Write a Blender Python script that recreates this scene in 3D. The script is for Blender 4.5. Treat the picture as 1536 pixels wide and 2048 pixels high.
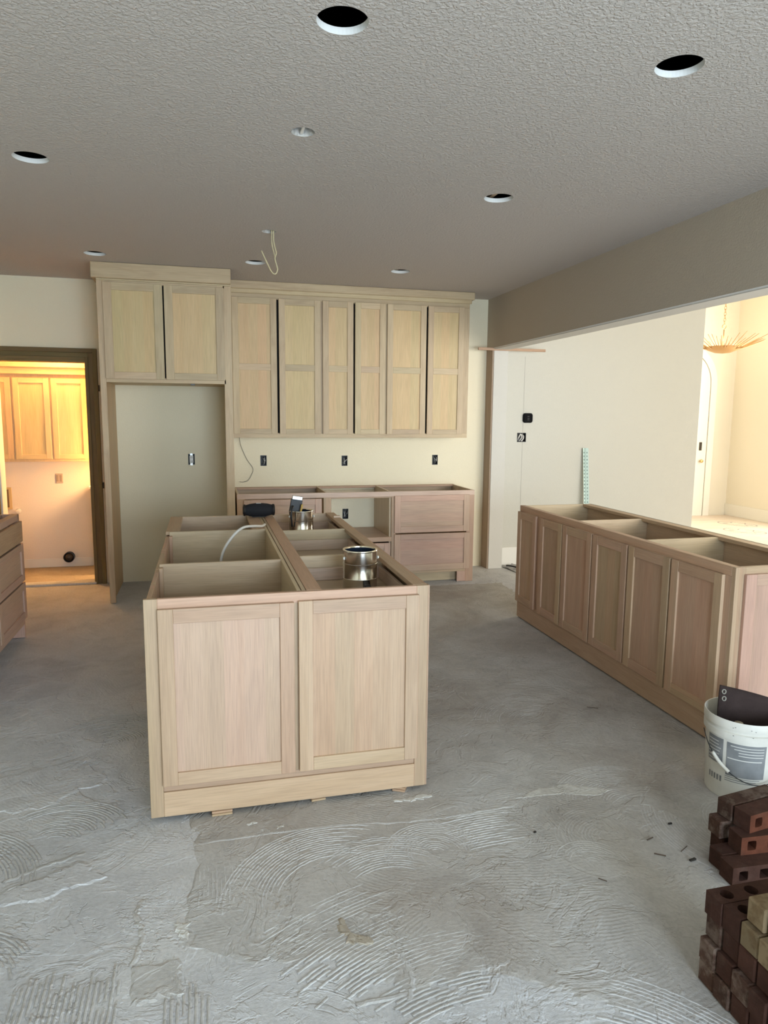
import bpy, bmesh, math, random
from mathutils import Vector, Matrix
random.seed(11)
scene = bpy.context.scene
col = scene.collection
for o in list(bpy.data.objects):
    bpy.data.objects.remove(o)

# ------------------------------------------------------------------ camera
CAM = Vector((0.2430, -2.6927, 1.5813))
R_ = Vector((0.96992, -0.24327, 0.00848)); U_ = Vector((0.02484, 0.13360, 0.99072)); F_ = Vector((0.24214, 0.96071, -0.13562))
cd = bpy.data.cameras.new('camera'); cam = bpy.data.objects.new('camera', cd); col.objects.link(cam)
m = Matrix.Identity(4)
for i in range(3):
    m[i][0] = R_[i]; m[i][1] = U_[i]; m[i][2] = -F_[i]; m[i][3] = CAM[i]
cam.matrix_world = m
cd.sensor_fit = 'VERTICAL'; cd.sensor_height = 36.0; cd.sensor_width = 27.0
cd.lens = 1410.9 * 36.0 / 2048.0
cd.clip_start = 0.05
scene.camera = cam

# ------------------------------------------------------------------ world, daylight, exposure
wd = bpy.data.worlds.new('sky'); scene.world = wd; wd.use_nodes = True
bg = wd.node_tree.nodes['Background']
bg.inputs['Color'].default_value = (0.72, 0.84, 1.0, 1); bg.inputs['Strength'].default_value = 1.6

def area(name, loc, rot, sx, sy, power, color, spread=180):
    l = bpy.data.lights.new(name, 'AREA'); l.shape = 'RECTANGLE'; l.size = sx; l.size_y = sy
    l.energy = power; l.color = color; l.spread = math.radians(spread)
    o = bpy.data.objects.new(name, l); col.objects.link(o); o.location = loc; o.rotation_euler = rot
    return o
# daylight entering through the glazed doors behind the camera, and through the dining room windows on the right
area('daylight_patio_doors', (1.65, -5.66, 1.20), (math.radians(90), 0, 0), 2.5, 2.2, 318, (0.70, 0.855, 1.0))
area('daylight_dining_windows', (5.6, -3.10, 1.40), (math.radians(90), 0, 0), 4.0, 2.1, 310, (1.0, 0.97, 0.90))
area('daylight_foyer_window', (8.66, 5.2, 1.9), (math.radians(90), 0, math.radians(90)), 1.2, 2.6, 125, (1.0, 0.91, 0.70))
vs = scene.view_settings
vs.view_transform = 'Standard'; vs.look = 'None'; vs.gamma = 1.0; vs.use_curve_mapping = False
vs.exposure = 0.0

# ------------------------------------------------------------------ materials
MATS = {}
def newmat(name):
    mt = bpy.data.materials.new(name); mt.use_nodes = True
    nt = mt.node_tree; b = nt.nodes['Principled BSDF']
    return mt, nt, b
def N(nt, t, **kw):
    n = nt.nodes.new(t)
    for k, v in kw.items():
        setattr(n, k, v)
    return n
def ramp(nt, stops):
    r = nt.nodes.new('ShaderNodeValToRGB'); e = r.color_ramp.elements
    while len(e) < len(stops): e.new(0.5)
    for k, (p, c) in enumerate(stops):
        e[k].position = p
        e[k].color = (c[0], c[1], c[2], 1) if hasattr(c, '__len__') else (c, c, c, 1)
    return r
def mixc(nt, mode, fac, a, b):
    n = nt.nodes.new('ShaderNodeMix'); n.data_type = 'RGBA'; n.blend_type = mode
    def put(sock, v):
        if hasattr(v, 'links') or hasattr(v, 'is_linked'): nt.links.new(v, sock)
        elif hasattr(v, '__len__'): sock.default_value = (v[0], v[1], v[2], 1)
        else: sock.default_value = v
    put(n.inputs[0], fac); put(n.inputs[6], a); put(n.inputs[7], b)
    return n.outputs[2]
def math_(nt, op, a, b=None, c=None):
    n = nt.nodes.new('ShaderNodeMath'); n.operation = op
    for i, v in enumerate((a, b, c)):
        if v is None: continue
        if hasattr(v, 'is_linked'): nt.links.new(v, n.inputs[i])
        else: n.inputs[i].default_value = v
    return n.outputs[0]

def plain(name, c, rough=0.6, metal=0.0, spec=0.5, noise=0.0, nscale=30, bump=0.0, bscale=200, emit=None):
    if name in MATS: return MATS[name]
    mt, nt, b = newmat(name)
    b.inputs['Base Color'].default_value = (*c, 1); b.inputs['Roughness'].default_value = rough
    b.inputs['Metallic'].default_value = metal; b.inputs['Specular IOR Level'].default_value = spec
    tc = N(nt, 'ShaderNodeTexCoord')
    if noise:
        n = N(nt, 'ShaderNodeTexNoise'); n.inputs['Scale'].default_value = nscale; n.inputs['Detail'].default_value = 5
        nt.links.new(tc.outputs['Object'], n.inputs['Vector'])
        r = ramp(nt, [(0.3, tuple(x * (1 - noise) for x in c)), (0.7, tuple(min(1, x * (1 + noise)) for x in c))])
        nt.links.new(n.outputs[0], r.inputs[0]); nt.links.new(r.outputs[0], b.inputs['Base Color'])
    if bump:
        n = N(nt, 'ShaderNodeTexNoise'); n.inputs['Scale'].default_value = bscale; n.inputs['Detail'].default_value = 3
        nt.links.new(tc.outputs['Object'], n.inputs['Vector'])
        bp = N(nt, 'ShaderNodeBump'); bp.inputs['Strength'].default_value = bump; bp.inputs['Distance'].default_value = 0.004
        nt.links.new(n.outputs[0], bp.inputs['Height']); nt.links.new(bp.outputs[0], b.inputs['Normal'])
    if emit:
        b.inputs['Emission Color'].default_value = (*emit[0], 1); b.inputs['Emission Strength'].default_value = emit[1]
    MATS[name] = mt
    return mt

WOODS = {  # light, mid, streak colour, streak amount, roughness, random value range
    'oak':   ((0.555, 0.385, 0.262), (0.51, 0.345, 0.228), (0.465, 0.31, 0.205), 0.45, 0.50, 0.12),
    'oakp':  ((0.575, 0.388, 0.292), (0.54, 0.358, 0.264), (0.485, 0.33, 0.25), 0.6, 0.48, 0.06),
    'maple': ((0.66, 0.49, 0.265), (0.62, 0.45, 0.235), (0.58, 0.41, 0.22), 0.30, 0.50, 0.06),
    'poplar': ((0.60, 0.47, 0.29), (0.54, 0.41, 0.25), (0.43, 0.30, 0.175), 0.45, 0.50, 0.17),
    'ply':   ((0.62, 0.485, 0.325), (0.56, 0.42, 0.27), (0.47, 0.345, 0.21), 0.40, 0.36, 0.08),
    'pink':  ((0.62, 0.47, 0.36), (0.55, 0.40, 0.30), (0.40, 0.28, 0.2), 0.35, 0.45, 0.06),
    'pale':  ((0.78, 0.68, 0.58), (0.72, 0.61, 0.51), (0.66, 0.53, 0.43), 0.3, 0.5, 0.05),
    'stain': ((0.19, 0.135, 0.055), (0.16, 0.115, 0.045), (0.12, 0.08, 0.03), 0.4, 0.75, 0.03),
    'kraft': ((0.36, 0.275, 0.20), (0.33, 0.25, 0.18), (0.30, 0.22, 0.16), 0.3, 0.7, 0.05),
    'lath':  ((0.50, 0.34, 0.21), (0.44, 0.29, 0.18), (0.36, 0.23, 0.14), 0.4, 0.6, 0.1),
}
def wood(kind, axis):
    key = 'wood_%s_grain_%s' % (kind, axis)
    if key in MATS: return MATS[key]
    c1, c2, c3, amt, rough, rv = WOODS[kind]
    mt, nt, b = newmat(key)
    tc = N(nt, 'ShaderNodeTexCoord'); oi = N(nt, 'ShaderNodeObjectInfo')
    off = N(nt, 'ShaderNodeCombineXYZ')
    nt.links.new(math_(nt, 'MULTIPLY', oi.outputs['Random'], 41.0), off.inputs[0])
    nt.links.new(math_(nt, 'MULTIPLY', oi.outputs['Random'], 23.0), off.inputs[1])
    nt.links.new(math_(nt, 'MULTIPLY', oi.outputs['Random'], 67.0), off.inputs[2])
    va = N(nt, 'ShaderNodeVectorMath', operation='ADD')
    nt.links.new(tc.outputs['Object'], va.inputs[0]); nt.links.new(off.outputs[0], va.inputs[1])
    ai = 'xyz'.index(axis)
    def layer(al, ac, detail, dist, rgh=0.55):
        mp = N(nt, 'ShaderNodeMapping'); s = [ac, ac, ac]; s[ai] = al
        mp.inputs['Scale'].default_value = s
        nt.links.new(va.outputs[0], mp.inputs['Vector'])
        n = N(nt, 'ShaderNodeTexNoise'); n.inputs['Scale'].default_value = 1.0
        n.inputs['Detail'].default_value = detail; n.inputs['Distortion'].default_value = dist
        n.inputs['Roughness'].default_value = rgh
        nt.links.new(mp.outputs[0], n.inputs['Vector'])
        return n.outputs[0]
    g = layer(1.3, 16, 5, 0.7)
    fine = layer(7, 260, 3, 0.1)
    broad = layer(1.6, 7.5, 2, 1.6)
    r1 = ramp(nt, [(0.36, c2), (0.62, c1)]); nt.links.new(g, r1.inputs[0])
    r3 = ramp(nt, [(0.50, 0.0), (0.72, amt)]); nt.links.new(broad, r3.inputs[0])
    c = mixc(nt, 'MIX', r3.outputs[0], r1.outputs[0], c3)
    r2 = ramp(nt, [(0.33, 0.88), (0.60, 1.03)]); nt.links.new(fine, r2.inputs[0])
    c = mixc(nt, 'MULTIPLY', 1.0, c, r2.outputs[0])
    hs = N(nt, 'ShaderNodeHueSaturation')
    if kind in ('oak', 'oakp', 'maple'):
        sx = N(nt, 'ShaderNodeSeparateXYZ'); nt.links.new(va.outputs[0], sx.inputs[0])
        oth = [k for k in range(3) if k != ai]
        acr = math_(nt, 'ADD', sx.outputs[oth[0]], sx.outputs[oth[1]])
        wn = N(nt, 'ShaderNodeTexWhiteNoise'); wn.noise_dimensions = '1D'
        nt.links.new(math_(nt, 'FLOOR', math_(nt, 'DIVIDE', acr, 0.078)), wn.inputs['W'])
        tr = ramp(nt, [(0.0, (1.03, 0.97, 0.95)), (0.5, (1.0, 1.0, 1.0)), (1.0, (0.95, 0.97, 0.93))]); nt.links.new(wn.outputs['Value'], tr.inputs[0])
        c = mixc(nt, 'MULTIPLY', 1.0, c, tr.outputs[0])
    nt.links.new(c, hs.inputs['Color'])
    rnd = math_(nt, 'FRACT', math_(nt, 'MULTIPLY', oi.outputs['Random'], 17.31))
    nt.links.new(math_(nt, 'MULTIPLY_ADD', rnd, rv * 1.4, 1.0 - rv), hs.inputs['Value'])
    rnd2 = math_(nt, 'FRACT', math_(nt, 'MULTIPLY', oi.outputs['Random'], 7.77))
    nt.links.new(math_(nt, 'MULTIPLY_ADD', rnd2, 0.02, 0.49), hs.inputs['Hue'])
    nt.links.new(hs.outputs[0], b.inputs['Base Color'])
    b.inputs['Roughness'].default_value = rough
    bp = N(nt, 'ShaderNodeBump'); bp.inputs['Strength'].default_value = 0.25; bp.inputs['Distance'].default_value = 0.0008
    nt.links.new(fine, bp.inputs['Height']); nt.links.new(bp.outputs[0], b.inputs['Normal'])
    MATS[key] = mt
    return mt

def concrete(name, cA, cB, cC, arcs=0.5):
    """rough slab / thinset: mottled colour, pits, trowel arcs, flaked layers"""
    if name in MATS: return MATS[name]
    mt, nt, b = newmat(name)
    ge = N(nt, 'ShaderNodeNewGeometry'); P = ge.outputs['Position']
    def noise(sc, det, dist=0.0, rgh=0.55):
        n = N(nt, 'ShaderNodeTexNoise'); n.inputs['Scale'].default_value = sc; n.inputs['Detail'].default_value = det
        n.inputs['Distortion'].default_value = dist; n.inputs['Roughness'].default_value = rgh
        nt.links.new(P, n.inputs['Vector']); return n.outputs[0]
    big = noise(1.1, 5, 0.6, 0.62); mid = noise(4.5, 5, 0.8, 0.65); fine = noise(70, 3); grit = noise(260, 2)
    r = ramp(nt, [(0.34, cB), (0.5, cA), (0.68, cC)]); nt.links.new(big, r.inputs[0])
    r2 = ramp(nt, [(0.28, 0.84), (0.5, 1.0), (0.75, 1.07)]); nt.links.new(mid, r2.inputs[0])
    c = mixc(nt, 'MULTIPLY', 1.0, r.outputs[0], r2.outputs[0])
    r3 = ramp(nt, [(0.3, 0.88), (0.6, 1.03)]); nt.links.new(fine, r3.inputs[0])
    c = mixc(nt, 'MULTIPLY', 0.8, c, r3.outputs[0])
    nt.links.new(c, b.inputs['Base Color'])
    # trowel arcs: rings round a random centre in every cell
    vo = N(nt, 'ShaderNodeTexVoronoi'); vo.inputs['Scale'].default_value = 1.7; nt.links.new(P, vo.inputs['Vector'])
    vo.voronoi_dimensions = '2D'
    sub = N(nt, 'ShaderNodeVectorMath', operation='SUBTRACT'); nt.links.new(P, sub.inputs[0])
    nt.links.new(vo.outputs['Position'], sub.inputs[1])
    sc = N(nt, 'ShaderNodeVectorMath', operation='SUBTRACT')
    cs = N(nt, 'ShaderNodeVectorMath', operation='MULTIPLY'); nt.links.new(vo.outputs['Color'], cs.inputs[0]); cs.inputs[1].default_value = (1.3, 1.3, 0)
    nt.links.new(sub.outputs[0], sc.inputs[0]); nt.links.new(cs.outputs[0], sc.inputs[1])
    ln = N(nt, 'ShaderNodeVectorMath', operation='LENGTH'); nt.links.new(sc.outputs[0], ln.inputs[0])
    wob = math_(nt, 'MULTIPLY_ADD', mid, 0.05, ln.outputs['Value'])
    sn = math_(nt, 'SINE', math_(nt, 'MULTIPLY', wob, 2 * math.pi / 0.015))
    msk = ramp(nt, [(0.46, 0.0), (0.60, 1.0)]); nt.links.new(noise(1.9, 3, 0.3), msk.inputs[0])
    ring = math_(nt, 'MULTIPLY', sn, math_(nt, 'MULTIPLY', msk.outputs[0], 0.0014 * arcs))
    # flaked layer edges
    e1 = ramp(nt, [(0.505, 0.0), (0.545, 1.0)]); nt.links.new(mid, e1.inputs[0])
    e2 = ramp(nt, [(0.435, 0.0), (0.465, 1.0)]); nt.links.new(noise(2.7, 5, 1.2, 0.7), e2.inputs[0])
    h = math_(nt, 'MULTIPLY_ADD', e1.outputs[0], 0.0012, ring)
    h = math_(nt, 'MULTIPLY_ADD', e2.outputs[0], 0.0018, h)
    h = math_(nt, 'MULTIPLY_ADD', fine, 0.0018, h)
    h = math_(nt, 'MULTIPLY_ADD', grit, 0.0007, h)
    h = math_(nt, 'MULTIPLY_ADD', mid, 0.003, h)
    bp = N(nt, 'ShaderNodeBump'); bp.inputs['Strength'].default_value = 1.0; bp.inputs['Distance'].default_value = 1.0
    nt.links.new(h, bp.inputs['Height']); nt.links.new(bp.outputs[0], b.inputs['Normal'])
    b.inputs['Roughness'].default_value = 0.88; b.inputs['Specular IOR Level'].default_value = 0.25
    MATS[name] = mt
    return mt

def textured_paint(name, c, scale, depth, rough=0.85):
    if name in MATS: return MATS[name]
    mt, nt, b = newmat(name)
    b.inputs['Base Color'].default_value = (*c, 1); b.inputs['Roughness'].default_value = rough
    b.inputs['Specular IOR Level'].default_value = 0.2
    ge = N(nt, 'ShaderNodeNewGeometry')
    n = N(nt, 'ShaderNodeTexNoise'); n.inputs['Scale'].default_value = scale; n.inputs['Detail'].default_value = 3
    n.inputs['Distortion'].default_value = 0.5
    nt.links.new(ge.outputs['Position'], n.inputs['Vector'])
    r = ramp(nt, [(0.42, 0.0), (0.62, 1.0)]); nt.links.new(n.outputs[0], r.inputs[0])
    bp = N(nt, 'ShaderNodeBump'); bp.inputs['Strength'].default_value = 1.0; bp.inputs['Distance'].default_value = depth
    nt.links.new(r.outputs[0], bp.inputs['Height']); nt.links.new(bp.outputs[0], b.inputs['Normal'])
    MATS[name] = mt
    return mt

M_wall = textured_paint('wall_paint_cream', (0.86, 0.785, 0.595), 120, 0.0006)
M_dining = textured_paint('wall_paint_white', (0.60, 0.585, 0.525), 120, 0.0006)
M_foyer = textured_paint('wall_paint_foyer', (0.80, 0.75, 0.64), 120, 0.0006)
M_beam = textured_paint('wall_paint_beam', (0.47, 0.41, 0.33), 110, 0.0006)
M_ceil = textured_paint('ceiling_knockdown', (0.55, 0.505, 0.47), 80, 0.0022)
M_gyp = plain('gypsum_white', (0.80, 0.80, 0.78), 0.9)
M_dry = textured_paint('drywall_end_board', (0.62, 0.60, 0.55), 60, 0.0003)
M_slab = concrete('concrete_slab', (0.56, 0.562, 0.575), (0.49, 0.497, 0.515), (0.61, 0.61, 0.61), 0.2)
M_thin = concrete('thinset_skim', (0.455, 0.437, 0.415), (0.375, 0.342, 0.31), (0.53, 0.522, 0.51), 0.2)
M_chip = concrete('thinset_pale', (0.60, 0.585, 0.55), (0.55, 0.535, 0.50), (0.64, 0.63, 0.60), 0.1)
M_dark = plain('attic_gap_dark', (0.012, 0.011, 0.010), 0.95)  # near-black for the attic and for shade painted into cabinet door gaps
M_steel = plain('tin_plate', (0.62, 0.59, 0.54), 0.16, 1.0, noise=0.08, nscale=12)
M_zinc = plain('zinc', (0.55, 0.55, 0.53), 0.4, 1.0)
M_black = plain('black_plastic', (0.012, 0.012, 0.014), 0.45)
M_blackmesh = plain('black_speaker_fabric', (0.010, 0.011, 0.016), 0.8, bump=0.5, bscale=600)
M_navy = plain('paint_residue_navy', (0.02, 0.03, 0.055), 0.35)
M_wirey = plain('yellow_cable_sheath', (0.62, 0.54, 0.33), 0.5)
M_wirew = plain('white_cable_sheath', (0.74, 0.72, 0.68), 0.5)
M_wireg = plain('grey_thin_wire', (0.13, 0.13, 0.12), 0.5)
M_plate = plain('receptacle_plastic', (0.80, 0.79, 0.75), 0.4)
M_bucket = plain('bucket_plastic', (0.66, 0.64, 0.58), 0.45, noise=0.10, nscale=9)
M_label = plain('bucket_print_grey', (0.20, 0.205, 0.21), 0.6, noise=0.2, nscale=14)
M_leather = plain('dark_rubber_sheet', (0.040, 0.027, 0.025), 0.85, spec=0.15, noise=0.35, nscale=7, bump=0.3, bscale=90)
M_brass = plain('brass', (0.62, 0.42, 0.17), 0.35, 1.0)
M_gold = plain('gilded_metal', (0.50, 0.30, 0.13), 0.5, 0.5)
M_bead = plain('plastic_bead_pale_green', (0.62, 0.77, 0.73), 0.5)
M_shim = wood('lath', 'x')
M_white = plain('white_trim_paint', (0.80, 0.78, 0.72), 0.5)
M_glass = plain('window_frame_white', (0.8, 0.8, 0.8), 0.5)

def brickmat(name, c, smear, amt):
    mt, nt, b = newmat(name)
    tc = N(nt, 'ShaderNodeTexCoord'); oi = N(nt, 'ShaderNodeObjectInfo')
    va = N(nt, 'ShaderNodeVectorMath', operation='ADD'); nt.links.new(tc.outputs['Object'], va.inputs[0])
    cx = N(nt, 'ShaderNodeCombineXYZ')
    nt.links.new(math_(nt, 'MULTIPLY', oi.outputs['Random'], 31.0), cx.inputs[0]); nt.links.new(cx.outputs[0], va.inputs[1])
    def noise(s, d):
        n = N(nt, 'ShaderNodeTexNoise'); n.inputs['Scale'].default_value = s; n.inputs['Detail'].default_value = d
        n.inputs['Roughness'].default_value = 0.65; nt.links.new(va.outputs[0], n.inputs['Vector']); return n.outputs[0]
    r = ramp(nt, [(0.3, tuple(x * 0.75 for x in c)), (0.7, tuple(x * 1.2 for x in c))]); nt.links.new(noise(28, 5), r.inputs[0])
    k = ramp(nt, [(0.62 - 0.34 * amt, 0.0), (0.74 - 0.34 * amt, min(1, amt * 1.5))]); nt.links.new(noise(16, 6), k.inputs[0])
    cc = mixc(nt, 'MIX', k.outputs[0], r.outputs[0], smear)
    hs = N(nt, 'ShaderNodeHueSaturation'); nt.links.new(cc, hs.inputs['Color'])
    nt.links.new(math_(nt, 'MULTIPLY_ADD', oi.outputs['Random'], 0.4, 0.8), hs.inputs['Value'])
    nt.links.new(hs.outputs[0], b.inputs['Base Color'])
    b.inputs['Roughness'].default_value = 0.9; b.inputs['Specular IOR Level'].default_value = 0.2
    bp = N(nt, 'ShaderNodeBump'); bp.inputs['Strength'].default_value = 0.7; bp.inputs['Distance'].default_value = 0.003
    nt.links.new(noise(70, 4), bp.inputs['Height']); nt.links.new(bp.outputs[0], b.inputs['Normal'])
    return mt
M_brick = brickmat('brick_brown', (0.060, 0.027, 0.019), (0.15, 0.11, 0.085), 0.10)
M_brickm = brickmat('brick_mortar_smeared', (0.07, 0.037, 0.026), (0.20, 0.15, 0.12), 0.42)
M_brickt = brickmat('brick_tan_coated', (0.17, 0.115, 0.062), (0.23, 0.17, 0.10), 0.75)
M_brickr = brickmat('brick_red', (0.105, 0.034, 0.018), (0.09, 0.05, 0.035), 0.20)

# ------------------------------------------------------------------ mesh helpers
W = {}          # world origin of every object that carries children
CACHE = {}
def link(name, mesh, loc, parent=None):
    o = bpy.data.objects.new(name, mesh); col.objects.link(o)
    loc = Vector(loc); W[o.name] = loc
    if parent is not None:
        o.parent = parent; o.location = loc - W[parent.name]
    else:
        o.location = loc
    return o
def tag(o, label=None, cat=None, group=None, kind=None):
    if label: o['label'] = label
    if cat: o['category'] = cat
    if group: o['group'] = group
    if kind: o['kind'] = kind
    return o
def root(name, loc, label, cat, group=None):
    o = link(name, None, loc); o.empty_display_size = 0.05
    return tag(o, label, cat, group)
def boxmesh(sx, sy, sz, mat, bev):
    key = (round(sx, 4), round(sy, 4), round(sz, 4), mat.name, bev)
    if key in CACHE: return CACHE[key]
    bm = bmesh.new(); bmesh.ops.create_cube(bm, size=1.0)
    for v in bm.verts: v.co = Vector((v.co.x * sx, v.co.y * sy, v.co.z * sz))
    if bev:
        bv = min(bev, 0.3 * min(sx, sy, sz))
        bmesh.ops.bevel(bm, geom=list(bm.edges), offset=bv, segments=1, profile=0.5, affect='EDGES')
    me = bpy.data.meshes.new('box'); bm.to_mesh(me); bm.free(); me.materials.append(mat)
    CACHE[key] = me
    return me
def box(name, x0, x1, y0, y1, z0, z1, mat, parent=None, bev=0.0015):
    c = ((x0 + x1) / 2, (y0 + y1) / 2, (z0 + z1) / 2)
    return link(name, boxmesh(abs(x1 - x0), abs(y1 - y0), abs(z1 - z0), mat, bev), c, parent)
def mesh(name, verts, faces, mat, parent=None, origin=None, smooth=False):
    if origin is None:
        n = len(verts); origin = tuple(sum(v[i] for v in verts) / n for i in range(3))
    me = bpy.data.meshes.new(name)
    me.from_pydata([(v[0] - origin[0], v[1] - origin[1], v[2] - origin[2]) for v in verts], [], faces)
    bm = bmesh.new(); bm.from_mesh(me); bmesh.ops.recalc_face_normals(bm, faces=bm.faces[:]); bm.to_mesh(me); bm.free()
    me.materials.append(mat)
    if smooth:
        for p in me.polygons: p.use_smooth = True
    return link(name, me, origin, parent)
def lathe(name, prof, center, mat, parent=None, seg=40, smooth=True, closed=False):
    vs_, fs = [], []
    n = len(prof)
    for i in range(seg):
        a = 2 * math.pi * i / seg
        for r, z in prof: vs_.append((center[0] + r * math.cos(a), center[1] + r * math.sin(a), center[2] + z))
    for i in range(seg):
        j = (i + 1) % seg
        for k in range(n if closed else n - 1):
            l = (k + 1) % n
            fs.append((i * n + k, j * n + k, j * n + l, i * n + l))
    o = mesh(name, vs_, fs, mat, parent, origin=center, smooth=smooth)
    if smooth:
        try: o.data.set_sharp_from_angle(angle=math.radians(40))
        except Exception: pass
    return o
def catmull(pts, sub=8):
    out = []
    P = [Vector(p) for p in pts]
    for i in range(len(P) - 1):
        p0 = P[max(0, i - 1)]; p1 = P[i]; p2 = P[i + 1]; p3 = P[min(len(P) - 1, i + 2)]
        for k in range(sub):
            t = k / sub
            out.append(0.5 * ((2 * p1) + (p2 - p0) * t + (2 * p0 - 5 * p1 + 4 * p2 - p3) * t * t + (3 * p1 - p0 - 3 * p2 + p3) * t ** 3))
    out.append(P[-1])
    return out
def tube(name, pts, r, mat, parent=None, seg=8, sub=8, taper=None):
    P = catmull(pts, sub) if sub else [Vector(p) for p in pts]
    vs_, fs = [], []
    up = Vector((0.13, 0.31, 0.94))
    n = len(P)
    for i, p in enumerate(P):
        t = (P[min(i + 1, n - 1)] - P[max(i - 1, 0)]).normalized()
        a = t.cross(up)
        if a.length < 1e-3: a = t.cross(Vector((1, 0, 0)))
        a.normalize(); b = t.cross(a)
        rr = r if taper is None else r * (1 + (taper - 1) * i / (n - 1))
        for k in range(seg):
            th = 2 * math.pi * k / seg
            vs_.append(tuple(p + rr * (math.cos(th) * a + math.sin(th) * b)))
    for i in range(n - 1):
        for k in range(seg):
            l = (k + 1) % seg
            fs.append((i * seg + k, i * seg + l, (i + 1) * seg + l, (i + 1) * seg + k))
    fs.append(tuple(range(seg))); fs.append(tuple((n - 1) * seg + k for k in range(seg)))
    return mesh(name, vs_, fs, mat, parent, smooth=True)
def cut(o, boxes=(), cyls=()):
    """real openings: boolean difference with boxes (x0,x1,y0,y1,z0,z1) and vertical cylinders (x,y,r,z0,z1)"""
    bm = bmesh.new(); w = W[o.name]
    for (x0, x1, y0, y1, z0, z1) in boxes:
        g = bmesh.ops.create_cube(bm, size=1.0)
        for v in g['verts']:
            v.co = Vector(((x0 + x1) / 2 + v.co.x * (x1 - x0), (y0 + y1) / 2 + v.co.y * (y1 - y0), (z0 + z1) / 2 + v.co.z * (z1 - z0)))
    for (x, y, r, z0, z1) in cyls:
        g = bmesh.ops.create_cone(bm, cap_ends=True, segments=40, radius1=r, radius2=r, depth=z1 - z0)
        for k, v in enumerate(g['verts']):
            v.co = Vector((x + v.co.x, y + v.co.y, (z0 + z1) / 2 + v.co.z))
    me = bpy.data.meshes.new('cutter'); bm.to_mesh(me); bm.free()
    me.materials.append(M_gyp)
    c = bpy.data.objects.new('cutter', me); col.objects.link(c)
    md = o.modifiers.new('cut', 'BOOLEAN'); md.object = c; md.operation = 'DIFFERENCE'; md.solver = 'EXACT'
    try: md.material_mode = 'TRANSFER'
    except Exception: pass
    bpy.context.view_layer.update()
    dg = bpy.context.evaluated_depsgraph_get()
    nm = bpy.data.meshes.new_from_object(o.evaluated_get(dg))
    o.modifiers.remove(md); o.data = nm
    bpy.data.objects.remove(c)
    return o
def struct(o): return tag(o, kind='structure')

# ------------------------------------------------------------------ the setting
H = 2.754; YB = 4.2215; XB = 3.06
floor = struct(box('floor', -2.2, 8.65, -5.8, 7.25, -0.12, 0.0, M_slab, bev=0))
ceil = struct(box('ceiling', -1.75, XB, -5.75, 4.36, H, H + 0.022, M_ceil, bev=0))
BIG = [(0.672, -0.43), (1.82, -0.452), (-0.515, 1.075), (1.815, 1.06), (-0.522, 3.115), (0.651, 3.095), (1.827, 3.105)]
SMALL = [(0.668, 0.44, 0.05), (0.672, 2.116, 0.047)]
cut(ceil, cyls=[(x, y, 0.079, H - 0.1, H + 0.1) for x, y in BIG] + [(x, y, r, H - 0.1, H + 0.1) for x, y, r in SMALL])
att = struct(box('ceiling_attic', -1.75, XB, -5.75, 4.36, H + 0.62, H + 0.66, M_dark, bev=0))
for nm, a in (('wall_attic_left', (-1.79, -1.75, -5.75, 4.36)), ('wall_attic_rear', (-1.75, XB, -5.79, -5.75)), ('wall_attic_back', (-1.75, XB, 4.36, 4.40))):
    struct(box(nm, *a, H, H + 0.66, M_dark, bev=0))
for (x, y, o_) in ((1.815, 1.06, 0.0), (1.827, 3.105, 0.0), (-0.515, 1.075, 0.075)):
    tag(box('joist', x + o_ - 0.012, x + o_ + 0.012, y - 0.5, y + 0.5, H + 0.034, H + 0.13, wood('lath', 'y')), kind='structure').name = 'trim_1'

wb = struct(box('wall_back', -1.75, XB, YB, 4.36, 0, H + 0.02, M_wall, bev=0))
BOXES = [(0.778, 1.138, 0.0), (1.576, 1.131, 0.0), (2.521, 1.134, 0.0), (1.585, 0.597, 0.0), (0.105, 1.155, 0.0)]
cut(wb, boxes=[(-1.54, -0.775, YB - 0.2, 4.6, -0.2, 2.05)] + [(x - 0.030, x + 0.030, YB - 0.1, YB + 0.07, z - 0.051, z + 0.051) for x, z, _ in BOXES])
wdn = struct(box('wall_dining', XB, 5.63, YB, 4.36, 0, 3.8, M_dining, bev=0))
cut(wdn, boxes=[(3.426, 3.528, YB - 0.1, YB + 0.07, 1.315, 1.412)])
struct(box('wall_left', -1.75, -1.65, -5.75, YB, 0, H, textured_paint('wall_paint_left', (0.80, 0.745, 0.60), 120, 0.0006), bev=0))
wr = struct(box('wall_rear', -1.75, 3.06, -5.75, -5.6, 0, H, M_wall, bev=0))
cut(wr, boxes=[(0.4, 2.9, -6, -5.4, 0.05, 2.35)])
w1 = struct(box('window_1', 0.4, 2.9, -5.64, -5.60, 0.05, 0.11, M_glass))
for x in (0.4, 1.62, 2.84): box('frame', x, x + 0.06, -5.64, -5.60, 0.05, 2.35, M_glass, w1)
box('frame', 0.4, 2.9, -5.64, -5.60, 2.29, 2.35, M_glass, w1)
struct(box('wall_right', XB, XB + 0.17, -5.75, -0.32, 0, 3.8, M_wall, bev=0))  # unseen wall, lengthened to block dining daylight from the bar cabinet end
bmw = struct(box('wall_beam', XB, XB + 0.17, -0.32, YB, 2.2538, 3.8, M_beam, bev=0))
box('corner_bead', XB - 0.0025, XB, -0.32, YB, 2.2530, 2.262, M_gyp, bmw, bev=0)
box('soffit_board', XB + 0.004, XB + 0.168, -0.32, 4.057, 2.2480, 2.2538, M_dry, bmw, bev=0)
for y in (0.30, 0.56, 0.815, 1.10, 1.317, 1.506, 1.845, 2.149, 2.5, 2.95, 3.4):
    lathe('screw', [(0.0, -0.0015), (0.0045, -0.001), (0.005, 0.0)], (XB, y, 2.289), M_zinc, bmw, seg=8).rotation_euler = (0, math.radians(-90), 0)
st = struct(box('wall_stub', XB + 0.012, 3.225, 4.057, YB, 0, 2.2535, M_dry, bev=0.002))
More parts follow.
